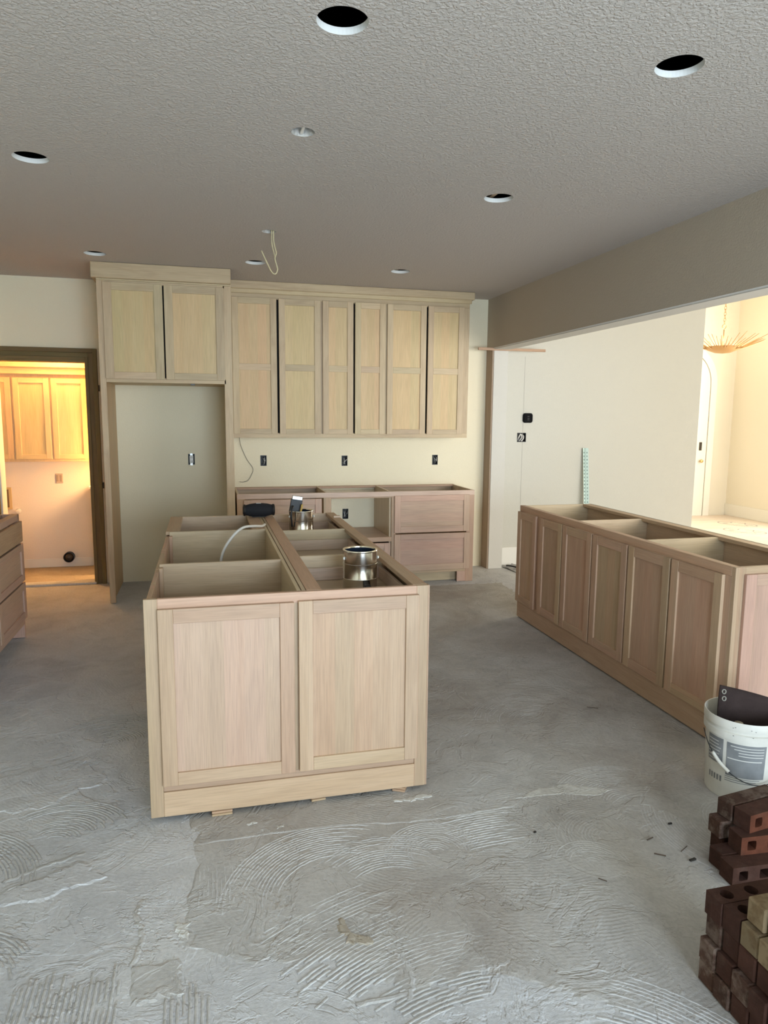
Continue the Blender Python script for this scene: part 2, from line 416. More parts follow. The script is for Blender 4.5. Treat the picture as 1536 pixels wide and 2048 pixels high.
box('side_board', XB - 0.004, XB + 0.012, 4.062, YB, 0.0, 2.252, wood('kraft', 'z'), st)
for z in (2.16, 1.89, 1.68, 1.52, 1.27, 1.05, 0.82, 0.62, 0.42, 0.20):
    lathe('screw', [(0.0, -0.0015), (0.0045, -0.001), (0.005, 0.0)], (3.125 + random.uniform(-.01, .01), 4.0565, z), M_zinc, st, seg=8).rotation_euler = (math.radians(90), 0, 0)
struct(box('baseboard_dining', 3.225, 5.63, 4.200, YB, 0.0, 0.192, M_white, bev=0.004))
# plaster joint line and cover strip on the dining wall
struct(box('trim_2', 3.487, 3.491, 4.2205, 4.2212, 0.192, 2.2, plain('pencil_line_grey', (0.42, 0.40, 0.36), 0.9), bev=0))
# dining / foyer shell
struct(box('ceiling_dining', XB + 0.17, 8.65, -3.0, 7.25, 3.8, 3.84, M_dining, bev=0))
struct(box('wall_foyer_left', 5.49, 5.63, 4.36, 7.1, 0, 3.8, M_foyer, bev=0))
struct(box('wall_foyer_back', 5.49, 8.65, 7.1, 7.25, 0, 3.8, M_foyer, bev=0))
wdr = struct(box('wall_dining_rear', XB + 0.17, 8.65, -3.15, -3.0, 0, 3.8, M_dining, bev=0))
cut(wdr, boxes=[(3.6, 7.6, -3.3, -2.9, 0.35, 2.45)])
wfr = struct(box('wall_foyer_right', 8.5, 8.65, -3.0, 7.1, 0, 3.8, M_foyer, bev=0))
cut(wfr, boxes=[(8.4, 8.8, 4.6, 5.8, 0.6, 3.2)])
w2 = struct(box('window_2', 3.6, 7.6, -3.08, -3.02, 0.35, 0.41, M_glass))
for x in (3.6, 4.91, 6.22, 7.54): box('frame', x, x + 0.06, -3.08, -3.02, 0.35, 2.45, M_glass, w2)
w3 = struct(box('window_3', 8.56, 8.62, 4.6, 5.8, 0.60, 0.66, M_glass))
for y in (4.6, 5.74): box('frame', 8.56, 8.62, y, y + 0.06, 0.6, 3.2, M_glass, w3)
struct(box('baseboard_foyer', 8.482, 8.5, 3.0, 7.1, 0.012, 0.20, M_white, bev=0.003))
# foyer floor: pale boards, each its own piece
ff = struct(box('floor_foyer', 5.2, 8.49, 2.2, 7.1, 0.0, 0.006, plain('underlay_pale', (0.55, 0.47, 0.40), 0.7), bev=0))
yy = 2.2
k = 0
while yy < 7.05:
    box('plank', 5.2, 8.48, yy + 0.002, min(7.09, yy + 0.178), 0.004, 0.014, wood('pale', 'x'), ff, bev=0.001)
    yy += 0.18
M_print = plain('printed_mark_grey', (0.30, 0.27, 0.27), 0.8)
for (cx_, cy_, rx, ry) in ((7.93, 6.15, 0.20, 0.27), (7.55, 5.56, 0.21, 0.27)):
    vs_, fs = [], []
    def ell(a, s): return (cx_ + rx * s * math.cos(a) - 0.25 * ry * s * math.sin(a), cy_ + ry * s * math.sin(a), 0.0148)
    n = 48
    for i in range(n):
        a0 = 2 * math.pi * i / n; a1 = a0 + 2 * math.pi / n * 0.72
        b = len(vs_); vs_ += [ell(a0, 0.93), ell(a1, 0.93), ell(a1, 1.0), ell(a0, 1.0)]; fs.append((b, b + 1, b + 2, b + 3))
    for i in range(14):   # zigzag inside the ring
        a0 = 2 * math.pi * i / 14
        b = len(vs_); s0, s1 = (0.45, 0.8) if i % 2 else (0.8, 0.45)
        p, q = ell(a0, s0), ell(a0 + 0.45, s1)
        vs_ += [p, q, (q[0], q[1] + 0.02, q[2]), (p[0], p[1] + 0.02, p[2])]; fs.append((b, b + 1, b + 2, b + 3))
    mesh('printed_oval', vs_, fs, M_print, ff)
# laundry passage behind the door
M_laun = textured_paint('wall_paint_laundry', (0.82, 0.74, 0.64), 120, 0.0005)
struct(box('wall_laundry_back', -2.15, 0.3, 5.0, 5.1, 0, 2.55, M_laun, bev=0))
struct(box('wall_laundry_left', -2.15, -2.05, 4.36, 5.0, 0, 2.55, M_laun, bev=0))
struct(box('wall_laundry_right', 0.2, 0.3, 4.36, 5.0, 0, 2.55, M_laun, bev=0))
struct(box('ceiling_laundry', -2.15, 0.3, 4.36, 5.1, 2.5, 2.55, M_laun, bev=0))
struct(box('wall_laundry_front', -2.05, -1.75, 4.30, 4.36, 0, 2.5, M_laun, bev=0))
struct(box('floor_laundry', -2.05, 0.2, 4.28, 5.0, 0.0, 0.016, concrete('laundry_floor_coat', (0.42, 0.36, 0.28), (0.36, 0.30, 0.23), (0.48, 0.42, 0.34), 0.2), bev=0.002))
struct(box('baseboard_laundry', -2.05, 0.2, 4.984, 5.0, 0.016, 0.105, M_white, bev=0.003))

# door frame in the back wall
d1 = struct(box('door_1', -0.795, -0.775, 4.20, 4.365, 0.0, 2.05, wood('stain', 'z')))
d1l = box('jamb', -1.56, -1.536, 4.215, 4.365, 0.0, 2.05, M_white, d1)
box('jamb', -1.54, -0.775, 4.20, 4.365, 2.03, 2.05, wood('stain', 'x'), d1)
for (a, b_, c_) in ((-0.792, -0.765, 4.192), (-0.765, -0.725, 4.200), (-0.725, -0.690, 4.186)):
    box('casing', a, b_, c_, YB, 0.0, {-0.792: 2.074, -0.765: 2.114, -0.725: 2.150}[a], wood('stain', 'z'), d1)
for (a, b_, c_) in ((2.047, 2.074, 4.192), (2.074, 2.114, 4.200), (2.114, 2.150, 4.186)):
    box('casing', -1.64, {2.047: -0.792, 2.074: -0.765, 2.114: -0.725}[a], c_, YB, a, b_, wood('stain', 'x'), d1)
box('casing', -1.64, -1.552, 4.19, YB, 0.0, 2.047, wood('stain', 'z'), d1)
box('threshold', -1.54, -0.78, 4.185, 4.30, 0.0, 0.022, M_chip, d1, bev=0.004)
for z in (1.81, 0.93): box('hinge', -0.688, -0.676, 4.188, 4.206, z - 0.035, z + 0.02, plain('hinge_bronze', (0.05, 0.035, 0.02), 0.5, 0.6), d1)

# arched front door in the foyer
def arch_pts(cx, half, spring, n=20):
    return [(cx + half * math.cos(math.pi * i / n), spring + half * math.sin(math.pi * i / n)) for i in range(n + 1)]
def arch_solid(name, cx, half, spring, z0, y0, y1, mat, parent=None, inner=None):
    prof = [(cx + half, z0)] + arch_pts(cx, half, spring) + [(cx - half, z0)]
    if inner is None:
        n = len(prof); vs_ = [(x, y0, z) for x, z in prof] + [(x, y1, z) for x, z in prof]
        fs = [tuple(range(n)), tuple(range(2 * n - 1, n - 1, -1))] + [(i, (i + 1) % n, n + (i + 1) % n, n + i) for i in range(n)]
    else:
        pin = [(cx + inner, z0)] + arch_pts(cx, inner, spring) + [(cx - inner, z0)]
        n = len(prof); vs_ = [(x, y, z) for y in (y0, y1) for pr in (prof, pin) for x, z in pr]
        fs = []
        for i in range(n - 1):
            fs += [(i, i + 1, n + i + 1, n + i), (2 * n + i, 2 * n + i + 1, 3 * n + i + 1, 3 * n + i), (i, i + 1, 2 * n + i + 1, 2 * n + i), (n + i, n + i + 1, 3 * n + i + 1, 3 * n + i)]
        fs += [(0, n, 3 * n, 2 * n), (n - 1, 2 * n - 1, 4 * n - 1, 3 * n - 1)]
    return mesh(name, vs_, fs, mat, parent)
d2 = struct(arch_solid('door_2', 7.52, 0.50, 2.12, 0.014, 7.06, 7.10, M_white))
arch_solid('casing', 7.52, 0.62, 2.12, 0.014, 7.05, 7.10, M_white, d2, inner=0.51)
arch_solid('door_panel', 7.52, 0.33, 2.05, 1.25, 7.045, 7.06, M_white, d2)
box('door_panel', 7.19, 7.85, 7.045, 7.06, 0.25, 1.05, M_white, d2)
box('lock_plate', 7.890, 7.925, 7.04, 7.062, 1.07, 1.20, plain('dark_bronze', (0.06, 0.05, 0.04), 0.4, 0.8), d2)
lathe('door_knob', [(0.0, 0.0), (0.022, 0.004), (0.028, 0.02), (0.02, 0.034), (0.008, 0.036), (0.008, 0.06)], (7.92, 7.0, 0.90), M_brass, d2, seg=16).rotation_euler = (math.radians(-90), 0, 0)

# thinset left on the slab: layered patches and trowel ridges, real relief
def patch(name, pts, z1, mat, jit=0.012, step=0.03, inset=0.014):
    P = [Vector((x, y, 0)) for x, y in pts]; out = []
    for i in range(len(P)):
        a, b_ = P[i], P[(i + 1) % len(P)]; n = max(1, int((b_ - a).length / step))
        for k in range(n):
            p = a.lerp(b_, k / n); out.append(p + Vector((random.gauss(0, jit), random.gauss(0, jit), 0)) * (0.8 if n > 1 else 0.3))
    c = sum(out, Vector()) / len(out); n = len(out)
    vs_ = [(p.x, p.y, -0.001) for p in out]
    vs_ += [tuple(p + (c - p).normalized() * inset * random.uniform(0.3, 1.8) + Vector((0, 0, z1 * random.uniform(0.85, 1.15)))) for p in out]
    fs = [(i, (i + 1) % n, n + (i + 1) % n, n + i) for i in range(n)]
    bm_tris = [tuple(n + i for i in range(n))]
    o = mesh(name, vs_, fs + bm_tris, mat, floor)
    bm = bmesh.new(); bm.from_mesh(o.data); bmesh.ops.triangulate(bm, faces=[f for f in bm.faces if len(f.verts) > 4]); bm.to_mesh(o.data); bm.free()
    return o
patch('thinset_patch', [(0.15, 0.3), (0.15, -0.04), (0.165, -0.3), (0.135, -0.5), (0.13, -0.70), (0.3, -0.80), (0.62, -0.86), (0.75, -1.03), (0.98, -0.985), (1.5, -1.35), (2.9, -1.5), (2.9, 0.2), (2.9, 2.0), (2.95, 3.45), (1.9, 3.5), (1.0, 3.1), (0.8, 2.4), (1.0, 1.6), (1.05, 0.75), (0.9, 0.3)], 0.0022, M_thin, jit=0.010)
patch('thinset_patch', [(-0.46, -0.31), (-0.347, -0.247), (-0.214, -0.174), (-0.123, -0.30), (-0.197, -0.336), (-0.252, -0.336), (-0.29, -0.377), (-0.349, -0.383), (-0.46, -0.378)], 0.004, M_slab, jit=0.006, step=0.015)
patch('thinset_patch', [(-0.004, -0.739), (0.134, -0.739), (0.149, -0.876), (0.004, -0.885)], 0.004, M_thin, jit=0.003, step=0.015)
patch('thinset_chip', [(0.103, -0.578), (0.164, -0.592), (0.155, -0.677), (0.121, -0.648)], 0.005, M_chip, jit=0.003, step=0.012)
patch('thinset_patch', [(0.605, -0.68), (0.625, -0.675), (0.634, -0.76), (0.704, -0.798), (0.70, -0.815), (0.63, -0.815), (0.59, -0.74)], 0.006, concrete('thinset_tan', (0.42, 0.37, 0.30), (0.36, 0.31, 0.25), (0.46, 0.42, 0.35), 0.1), jit=0.005, step=0.012)
patch('thinset_patch', [(1.944, -0.311), (2.098, -0.157), (2.27, -0.30), (2.081, -0.533)], 0.004, M_thin, jit=0.006, step=0.02)
patch('thinset_patch', [(1.45, -0.16), (1.60, -0.10), (1.72, -0.09), (1.90, -0.19), (1.80, -0.215), (1.62, -0.165)], 0.004, M_chip, jit=0.004, step=0.015)
patch('thinset_chip', [(0.95, -0.06), (1.10, -0.03), (1.14, -0.06), (1.02, -0.09)], 0.005, M_chip, jit=0.006, step=0.012)
patch('thinset_chip', [(0.40, -0.135), (0.43, -0.135), (0.43, -0.15), (0.40, -0.152)], 0.004, M_chip, jit=0.002, step=0.01)
patch('thinset_chip', [(0.465, -0.125), (0.505, -0.125), (0.50, -0.15), (0.468, -0.15)], 0.004, M_chip, jit=0.002, step=0.01)
patch('thinset_chip', [(0.35, -0.09), (0.40, -0.075), (0.41, -0.092), (0.36, -0.105)], 0.005, M_chip, jit=0.003, step=0.01)
patch('thinset_patch', [(-0.7, 0.5), (-0.35, 0.62), (-0.2, 0.4), (-0.45, 0.2), (-0.75, 0.22)], 0.003, M_slab, jit=0.012, step=0.025)

rv_, rf_ = [], []
def ridge(pts, w, h):
    n = len(pts); b = len(rv_)
    for i, p in enumerate(pts):
        t = (pts[min(i + 1, n - 1)] - pts[max(i - 1, 0)]); t = Vector((t.x, t.y, 0)).normalized(); nn = Vector((-t.y, t.x, 0))
        e = min(1.0, min(i, n - 1 - i) / 2.5 + 0.05); hh = 0.5 * h * e * random.uniform(0.6, 1.25)
        for s, z in ((-0.5, -0.001), (-0.2, hh), (0.2, hh), (0.5, -0.001)):
            q = p + nn * (s * w); rv_.append((q.x, q.y, 0.002 + z))
    for i in range(n - 1):
        for k in range(3): rf_.append((b + i * 4 + k, b + i * 4 + k + 1, b + i * 4 + k + 5, b + i * 4 + k + 4))
def fan(cx, cy, r0, r1, a0, a1, sp=0.0125, h=0.0028, w=0.0095, keep=0.93, clip=None):
    r = r0
    while r < r1:
        da = math.radians(a1 - a0); aa = math.radians(a0) + random.uniform(-0.16, 0.16) * da; ab = math.radians(a1) + random.uniform(-0.2, 0.2) * da
        n = max(6, int(abs(ab - aa) * r / 0.012)); run = []
        for i in range(n + 1):
            a = aa + (ab - aa) * i / n; rr = r + random.gauss(0, 0.0006)
            if random.random() > keep and len(run) > 4:
                ridge(run, w, h); run = []
                continue
            run.append(Vector((cx + rr * math.cos(a), cy + rr * math.sin(a), 0)))
        if len(run) > 3: ridge(run, w, h)
        r += sp
fan(0.65, -0.58, 0.22, 0.41, 72, 168, h=0.0038, keep=0.985)
fan(0.82, -0.63, 0.16, 0.36, 55, 128, h=0.0030, keep=0.97)
fan(1.02, -0.43, 0.02, 0.19, 5, 172, sp=0.012, h=0.0026, keep=0.985)
fan(1.32, -1.60, 1.17, 1.39, 88, 99, sp=0.0145, h=0.0036, keep=0.985)
fan(1.07, -1.79, 0.92, 1.30, 105, 123, sp=0.014, h=0.0022)
fan(0.95, -1.70, 0.62, 0.90, 88, 112, sp=0.014, h=0.0011, keep=0.88)
fan(-3.1, -0.85, 2.80, 3.08, -2.5, 2.0, sp=0.015, h=0.0034)
fan(-3.0, -0.95, 3.10, 3.22, -2.0, 1.4, sp=0.016, h=0.0024)
fan(-1.80, -0.40, 1.985, 2.11, -3.2, 2.2, sp=0.014, h=0.0034)
fan(-0.75, -0.30, 0.14, 0.42, 12, 72, h=0.0024)
fan(-0.55, -0.75, 0.10, 0.30, 20, 90, h=0.0024)
fan(-0.35, -0.05, 0.05, 0.30, 30, 110, h=0.0016, keep=0.9)
fan(1.90, -0.30, 0.05, 0.32, 62, 150, h=0.0016, keep=0.93)
fan(2.30, -0.55, 0.14, 0.44, 120, 200, h=0.0014, keep=0.93)
fan(1.55, -0.62, 0.02, 0.14, 0, 140, h=0.0018)
fan(1.00, -1.62, 0.36, 0.64, 22, 58, sp=0.013, h=0.0026)
fan(1.70, -0.50, 0.05, 0.22, 100, 200, h=0.0012, keep=0.9)
fan(-0.25, 0.75, 0.05, 0.35, 20, 120, h=0.0014, keep=0.9)
fan(1.9, 0.5, 0.1, 0.4, 60, 150, h=0.0012, keep=0.9)
def crack(pts, h=0.004, w=0.020):
    P = catmull([(x, y, 0) for x, y in pts], 8)
    ridge([p + Vector((random.gauss(0, .003), random.gauss(0, .003), 0)) for p in P], w, h)
crack([(0.166, -0.179), (0.48, -0.172), (0.75, -0.184), (1.064, -0.223), (1.457, -0.205)], 0.0034)
crack([(-0.46, -0.25), (-0.35, -0.19), (-0.22, -0.135)], 0.003)
crack([(0.0, -0.45), (-0.01, -0.53), (0.02, -0.62), (0.0, -0.74)], 0.004)
crack([(0.76, -0.86), (0.775, -0.95), (0.745, -1.04)], 0.005)
crack([(0.60, -1.02), (0.74, -1.015)], 0.004)
crack([(0.97, -0.983), (1.07, -0.975)], 0.003)
me_r = mesh('thinset_ridges', rv_, rf_, concrete('thinset_ridge', (0.51, 0.50, 0.49), (0.45, 0.435, 0.42), (0.57, 0.565, 0.555), 0.0), floor, origin=(0, 0, 0)); tag(me_r, kind='stuff')

# ------------------------------------------------------------------ cabinet helpers
def fbox(name, face, plane, u0, u1, z0, z1, d0, d1, mat, parent, bev=0.0015):
    """box on a cabinet face; u runs along the face, d is how far it stands proud of the plane"""
    if face == 'y-': return box(name, u0, u1, plane - d1, plane - d0, z0, z1, mat, parent, bev)
    if face == 'x-': return box(name, plane - d1, plane - d0, u0, u1, z0, z1, mat, parent, bev)
    if face == 'x+': return box(name, plane + d0, plane + d1, u0, u1, z0, z1, mat, parent, bev)
def door(parent, face, plane, u0, u1, z0, z1, kf, kp, sw=0.055, rt=0.052, rb=0.052, mid=None, name='door', th=0.019, pgrain='z', label=None):
    ga = 'x' if face == 'y-' else 'y'
    p = fbox(name, face, plane, u0 + sw - 0.008, u1 - sw + 0.008, z0 + rb - 0.008, z1 - rt + 0.008, 0.001, 0.009, wood(kp, pgrain if pgrain == 'z' else ga), parent)
    fbox('stile', face, plane, u0, u0 + sw, z0, z1, 0.0005, th, wood(kf, 'z'), p)
    fbox('stile', face, plane, u1 - sw, u1, z0, z1, 0.0005, th, wood(kf, 'z'), p)
    fbox('rail', face, plane, u0 + sw, u1 - sw, z1 - rt, z1, 0.0005, th - 0.0006, wood(kf, ga), p)
    fbox('rail', face, plane, u0 + sw, u1 - sw, z0, z0 + rb, 0.0005, th - 0.0006, wood(kf, ga), p)
    if mid: fbox('rail', face, plane, u0 + sw, u1 - sw, mid[0], mid[1], 0.0005, th - 0.0006, wood(kf, ga), p)
    if label: p['label'] = label
    return p

# ------------------------------------------------------------------ island
T = 0.894
isl = root('kitchen_island', (0.555, 1.1, 0.02), 'open-topped pale oak kitchen island standing in the middle of the floor', 'island')
z0 = 0.022
box('stile', 0.0, 0.050, 0.0, 0.020, z0, T, wood('oak', 'z'), isl)
box('stile', 1.063, 1.112, 0.0, 0.020, z0, T, wood('oak', 'z'), isl)
box('stile', 0.545, 0.590, 0.001, 0.020, 0.155, 0.858, wood('oak', 'z'), isl)
box('rail', 0.050, 1.063, 0.0, 0.020, 0.850, T, wood('oak', 'x'), isl)
box('rail', 0.050, 1.063, 0.005, 0.020, 0.1235, 0.175, wood('oak', 'x'), isl)
box('base_board', 0.050, 1.063, -0.001, 0.019, z0, 0.123, wood('oak', 'x'), isl)
door(isl, 'y-', 0.0, 0.050, 0.560, 0.155, 0.857, 'oak', 'oakp', 0.056, 0.056, 0.052, name='end_panel')
door(isl, 'y-', 0.0, 0.577, 1.070, 0.155, 0.860, 'oak', 'oak', 0.056, 0.054, 0.055, name='end_panel')
box('corner_strip', 1.112, 1.119, 0.002, 0.030, z0, T, wood('oak', 'z'), isl)
# left row of boxes
for y in (0.638, 1.562):
    box('divider', 0.021, 0.592, y, y + 0.018, 0.12, T, wood('ply', 'x'), isl)
box('back_board', 0.02, 1.10, 2.196, 2.214, 0.05, T - 0.002, wood('ply', 'x'), isl)
box('front_board', 0.02, 1.10, 0.020, 0.036, 0.05, T - 0.012, wood('ply', 'x'), isl)
box('spine_board', 0.576, 0.592, 0.036, 2.196, 0.05, T - 0.001, wood('ply', 'y'), isl)
box('spine_board', 0.596, 0.612, 0.036, 2.196, 0.05, T - 0.001, wood('ply', 'y'), isl)
box('bottom_board', 0.02, 0.575, 0.036, 2.196, 0.105, 0.12, wood('ply', 'y'), isl)
box('top_rail', 0.0, 0.078, 1.580, 2.214, T - 0.02, T, wood('oak', 'y'), isl)
box('top_rail', 0.500, 0.575, 1.585, 2.196, T - 0.02, T + 0.0005, wood('oak', 'y'), isl)
for (a, b_) in ((0.037, 0.07), (0.600, 0.637), (1.525, 1.561), (2.160, 2.195)):
    box('face_stile', 0.0205, 0.038, a, b_, z0, T - (0.012 if a < 1.5 else 0.021), wood('oak', 'z'), isl)
box('base_board', 0.004, 0.02, 0.021, 2.195, z0, 0.14, wood('oak', 'y'), isl)
for (a, b_) in ((0.04, 0.34), (0.345, 0.645), (0.66, 1.105), (1.110, 1.555), (1.565, 1.875), (1.880, 2.20)):
    door(isl, 'x-', 0.0205, a, b_, 0.15, 0.868, 'oak', 'oak')
# right row of boxes
box('top_rail', 0.613, 0.674, 0.020, 2.196, T - 0.02, T + 0.001, wood('oak', 'y'), isl)
box('top_rail', 1.052, 1.112, 0.020, 2.214, T - 0.02, T + 0.001, wood('oak', 'y'), isl)
for y in (0.700, 1.490):
    box('divider', 0.613, 1.092, y, y + 0.018, 0.12, T - 0.001, wood('ply', 'x'), isl)
box('bottom_board', 0.613, 1.10, 0.036, 2.196, 0.105, 0.12, wood('ply', 'y'), isl)
box('face_frame', 1.092, 1.112, 0.020, 2.214, z0, 0.14, wood('oak', 'y'), isl)
for (a, b_) in ((0.02, 0.06), (0.685, 0.735), (1.475, 1.525), (2.174, 2.214)):
    box('face_stile', 1.092, 1.112, a, b_, 0.14, T - 0.02, wood('oak', 'z'), isl)
for (a, b_) in ((0.048, 0.696), (0.722, 1.488), (1.512, 2.186)):
    for (c_, e_) in ((0.15, 0.42), (0.435, 0.705)):
        fbox('drawer_front', 'x+', 1.112, a, b_, c_, e_, 0.0005, 0.019, wood('oak', 'y'), isl)
    fbox('drawer_front', 'x+', 1.112, a, b_, 0.72, 0.865, 0.0005, 0.006, wood('oak', 'y'), isl)
for (a, b_) in ((0.050, 0.686), (0.730, 1.476), (1.530, 2.186)):
    db = box('drawer_box', 0.690, 1.080, a, b_, 0.764, 0.774, wood('ply', 'x'), isl)
    box('drawer_back', 0.690, 1.080, b_ - 0.016, b_, 0.7745, 0.836, wood('pink', 'x'), db)
    box('drawer_back', 0.690, 1.080, a, a + 0.016, 0.7745, 0.836, wood('pink', 'x'), db)
    box('drawer_side', 0.690, 0.705, a + 0.0165, b_ - 0.0165, 0.7745, 0.836, wood('pink', 'y'), db)
    box('drawer_side', 1.065, 1.080, a + 0.0165, b_ - 0.0165, 0.7745, 0.836, wood('pink', 'y'), db)
lathe('screw', [(0.0, -0.004), (0.006, -0.003), (0.007, 0.0)], (0.993, 2.195, 0.882), M_brass, isl, seg=10).rotation_euler = (math.radians(90), 0, 0)
# shims under the island
def shim(x, y, w, d, rz, label, n=2):
    r = root('shim', (x, y, 0.003), label, 'shim', 'wooden shims under the island')
    for k_ in range(n):
        o = box('wedge', x - w / 2, x + w / 2, y - d / 2 + 0.004 * k_, y + d / 2, 0.003 + 0.009 * k_, 0.0115 + 0.009 * k_, wood('lath', 'x'), r)
    r.rotation_euler = (0, 0, rz)
shim(0.268, 0.018, 0.080, 0.055, 0.03, 'stacked wooden shims under the left end of the island front')
shim(1.010, 0.030, 0.055, 0.060, -0.5, 'angled wooden shim under the right end of the island front')
shim(0.655, 0.035, 0.060, 0.050, 0.1, 'wooden shim under the middle of the island front', 2)

# ------------------------------------------------------------------ long cabinet under the beam
ZP = 0.896
pen = root('bar_cabinet', (2.91, 1.18, 0.0), 'long open-topped oak base cabinet run with six doors beside the beam opening', 'cabinet')
PX, PY0, PY1 = 2.61, 0.02, 2.345
box('top_rail', PX, PX + 0.040, PY0 + 0.0205, PY1, 0.850, ZP, wood('oak', 'y'), pen)
box('base_board', PX, PX + 0.02, PY0 + 0.02, PY1, 0.010, 0.150, wood('oak', 'y'), pen)
ds = [(2.035, 2.345), (1.640, 1.970), (1.252, 1.625), (0.862, 1.236), (0.470, 0.845), (0.078, 0.455)]
for (a, b_) in ds:
    door(pen, 'x-', PX, a, b_, 0.140, 0.850, 'oak', 'oak', 0.055, 0.055, 0.055)
for (a, b_) in ((0.04, 0.09), (0.445, 0.485), (0.835, 0.875), (1.228, 1.262), (1.612, 1.660), (1.955, 2.055), (2.30, PY1)):
    box('face_stile', PX, PX + 0.02, a, b_, 0.150, 0.850, wood('oak', 'z'), pen)
# near end
box('stile', PX + 0.0, PX + 0.022, PY0 - 0.006, PY0 + 0.02, 0.010, ZP, wood('oak', 'z'), pen)
box('stile', PX + 0.022, PX + 0.06, PY0, PY0 + 0.02, 0.010, ZP, wood('oak', 'z'), pen)
box('stile', 3.16, 3.21, PY0, PY0 + 0.02, 0.010, ZP, wood('oak', 'z'), pen)
box('rail', PX + 0.06, 3.16, PY0, PY0 + 0.02, 0.845, ZP, wood('oak', 'x'), pen)
box('base_board', PX + 0.06, 3.16, PY0, PY0 + 0.02, 0.010, 0.15, wood('oak', 'x'), pen)
door(pen, 'y-', PY0, PX + 0.052, 3.165, 0.145, 0.862, 'oakp', 'oakp', 0.058, 0.056, 0.056, name='end_panel')
for y in (0.782, 1.538):
    box('divider', PX + 0.022, 3.185, y, y + 0.018, 0.10, ZP - 0.006, wood('ply', 'x'), pen)
box('far_end_board', PX + 0.02, 3.21, PY1 - 0.020, PY1, 0.010, ZP - 0.002, wood('ply', 'x'), pen)
box('back_board', 3.185, 3.20, PY0 + 0.02, PY1 - 0.02, 0.010, ZP - 0.02, wood('ply', 'y'), pen)
box('back_rail', 3.140, 3.205, PY0 + 0.02, PY1 - 0.02, ZP - 0.022, ZP, wood('oak', 'y'), pen)
box('back_panel', 3.200, 3.212, PY0 + 0.02, PY1 - 0.02, 0.010, ZP + 0.001, plain('weathered_board', (0.33, 0.32, 0.29), 0.8), pen)
box('bottom_board', PX + 0.022, 3.185, PY0 + 0.022, PY1 - 0.022, 0.085, 0.10, wood('ply', 'y'), pen)

# ------------------------------------------------------------------ refrigerator surround
FY = 3.437
fr = root('refrigerator_surround', (-0.05, 3.83, 0.0), 'tall raw wood refrigerator surround with two-door cabinet above an empty bay', 'cabinet')
box('side_panel', -0.566, -0.547, FY + 0.02, 4.218, 0.003, 2.70, wood('maple', 'z'), fr)
box('side_panel', 0.448, 0.470, FY + 0.02, 4.218, 0.003, 2.70, wood('maple', 'z'), fr)
box('face_stile', -0.568, -0.522, FY, FY + 0.02, 0.003, 2.66, wood('poplar', 'z'), fr)
box('face_stile', 0.405, 0.472, FY, FY + 0.02, 0.003, 2.66, wood('poplar', 'z'), fr)
box('face_rail', -0.522, 0.418, FY, FY + 0.02, 2.600, 2.66, wood('poplar', 'x'), fr)
box('face_rail', -0.522, 0.418, FY, FY + 0.02, 1.828, 1.868, wood('poplar', 'x'), fr)
box('bottom_board', -0.547, 0.448, FY + 0.02, 4.218, 1.835, 1.853, wood('maple', 'x'), fr)
door(fr, 'y-', FY, -0.522, -0.070, 1.856, 2.607, 'poplar', 'maple', 0.066, 0.060, 0.055)
door(fr, 'y-', FY, -0.058, 0.412, 1.856, 2.605, 'poplar', 'maple', 0.066, 0.060, 0.055)
box('door_gap_shade', -0.085, -0.045, FY + 0.022, FY + 0.03, 1.87, 2.6, M_dark, fr)  # black strip painting the shade in the gap between the two doors
box('crown_moulding', -0.600, 0.470, FY - 0.045, FY - 0.012, 2.632, 2.752, wood('poplar', 'x'), fr, bev=0.004)
box('crown_moulding', -0.600, -0.568, FY - 0.012, 4.215, 2.632, 2.752, wood('poplar', 'y'), fr, bev=0.004)
box('crown_backing', -0.566, 0.468, FY - 0.012, FY + 0.0, 2.62, 2.70, wood('poplar', 'x'), fr)
box('hook', 0.13, 0.165, FY + 0.06, FY + 0.075, 1.815, 1.835, M_wireg, fr)

# ------------------------------------------------------------------ six-door wall cabinet
UY = 3.893
up = root('wall_cabinet', (1.61, 4.05, 1.37), 'raw wood wall cabinet with six tall two-panel doors above the sockets', 'cabinet')
ds = [(0.490, 0.885), (0.905, 1.285), (1.305, 1.592), (1.609, 1.900), (1.918, 2.300), (2.318, 2.680)]
for (a, b_) in ds:
    door(up, 'y-', UY, a, b_, 1.404, 2.613, 'poplar', 'maple', 0.056, 0.055, 0.046, mid=(1.976, 2.034))
box('face_rail', 0.478, 2.738, UY, UY + 0.02, 1.370, 1.412, wood('poplar', 'x'), up)
box('face_rail', 0.478, 2.738, UY, UY + 0.02, 2.605, 2.70, wood('poplar', 'x'), up)
for (a, b_) in ((0.478, 0.500), (1.275, 1.315), (1.890, 1.928), (2.668, 2.738)):
    box('face_stile', a, b_, UY, UY + 0.02, 1.412, 2.605, wood('poplar', 'z'), up)
for x in (0.895, 1.6, 2.309):
    box('door_gap_shade', x - 0.016, x + 0.016, UY + 0.022, UY + 0.03, 1.415, 2.6, M_dark, up)  # no real part: shade between door pairs, put in as black strips
box('side_panel', 2.718, 2.736, UY + 0.02, 4.219, 1.372, 2.70, wood('maple', 'z'), up)
box('side_panel', 0.480, 0.498, UY + 0.02, 4.219, 1.372, 2.70, wood('maple', 'z'), up)
box('bottom_board', 0.498, 2.718, UY + 0.02, 4.219, 1.385, 1.403, wood('maple', 'x'), up)
box('crown_moulding', 0.474, 2.775, UY - 0.040, UY - 0.012, 2.682, 2.753, wood('poplar', 'x'), up, bev=0.005)
box('crown_moulding', 0.476, 2.752, UY - 0.020, UY - 0.001, 2.648, 2.690, wood('poplar', 'x'), up, bev=0.004)
box('crown_moulding', 2.744, 2.775, UY - 0.012, 4.219, 2.682, 2.753, wood('poplar', 'y'), up, bev=0.005)

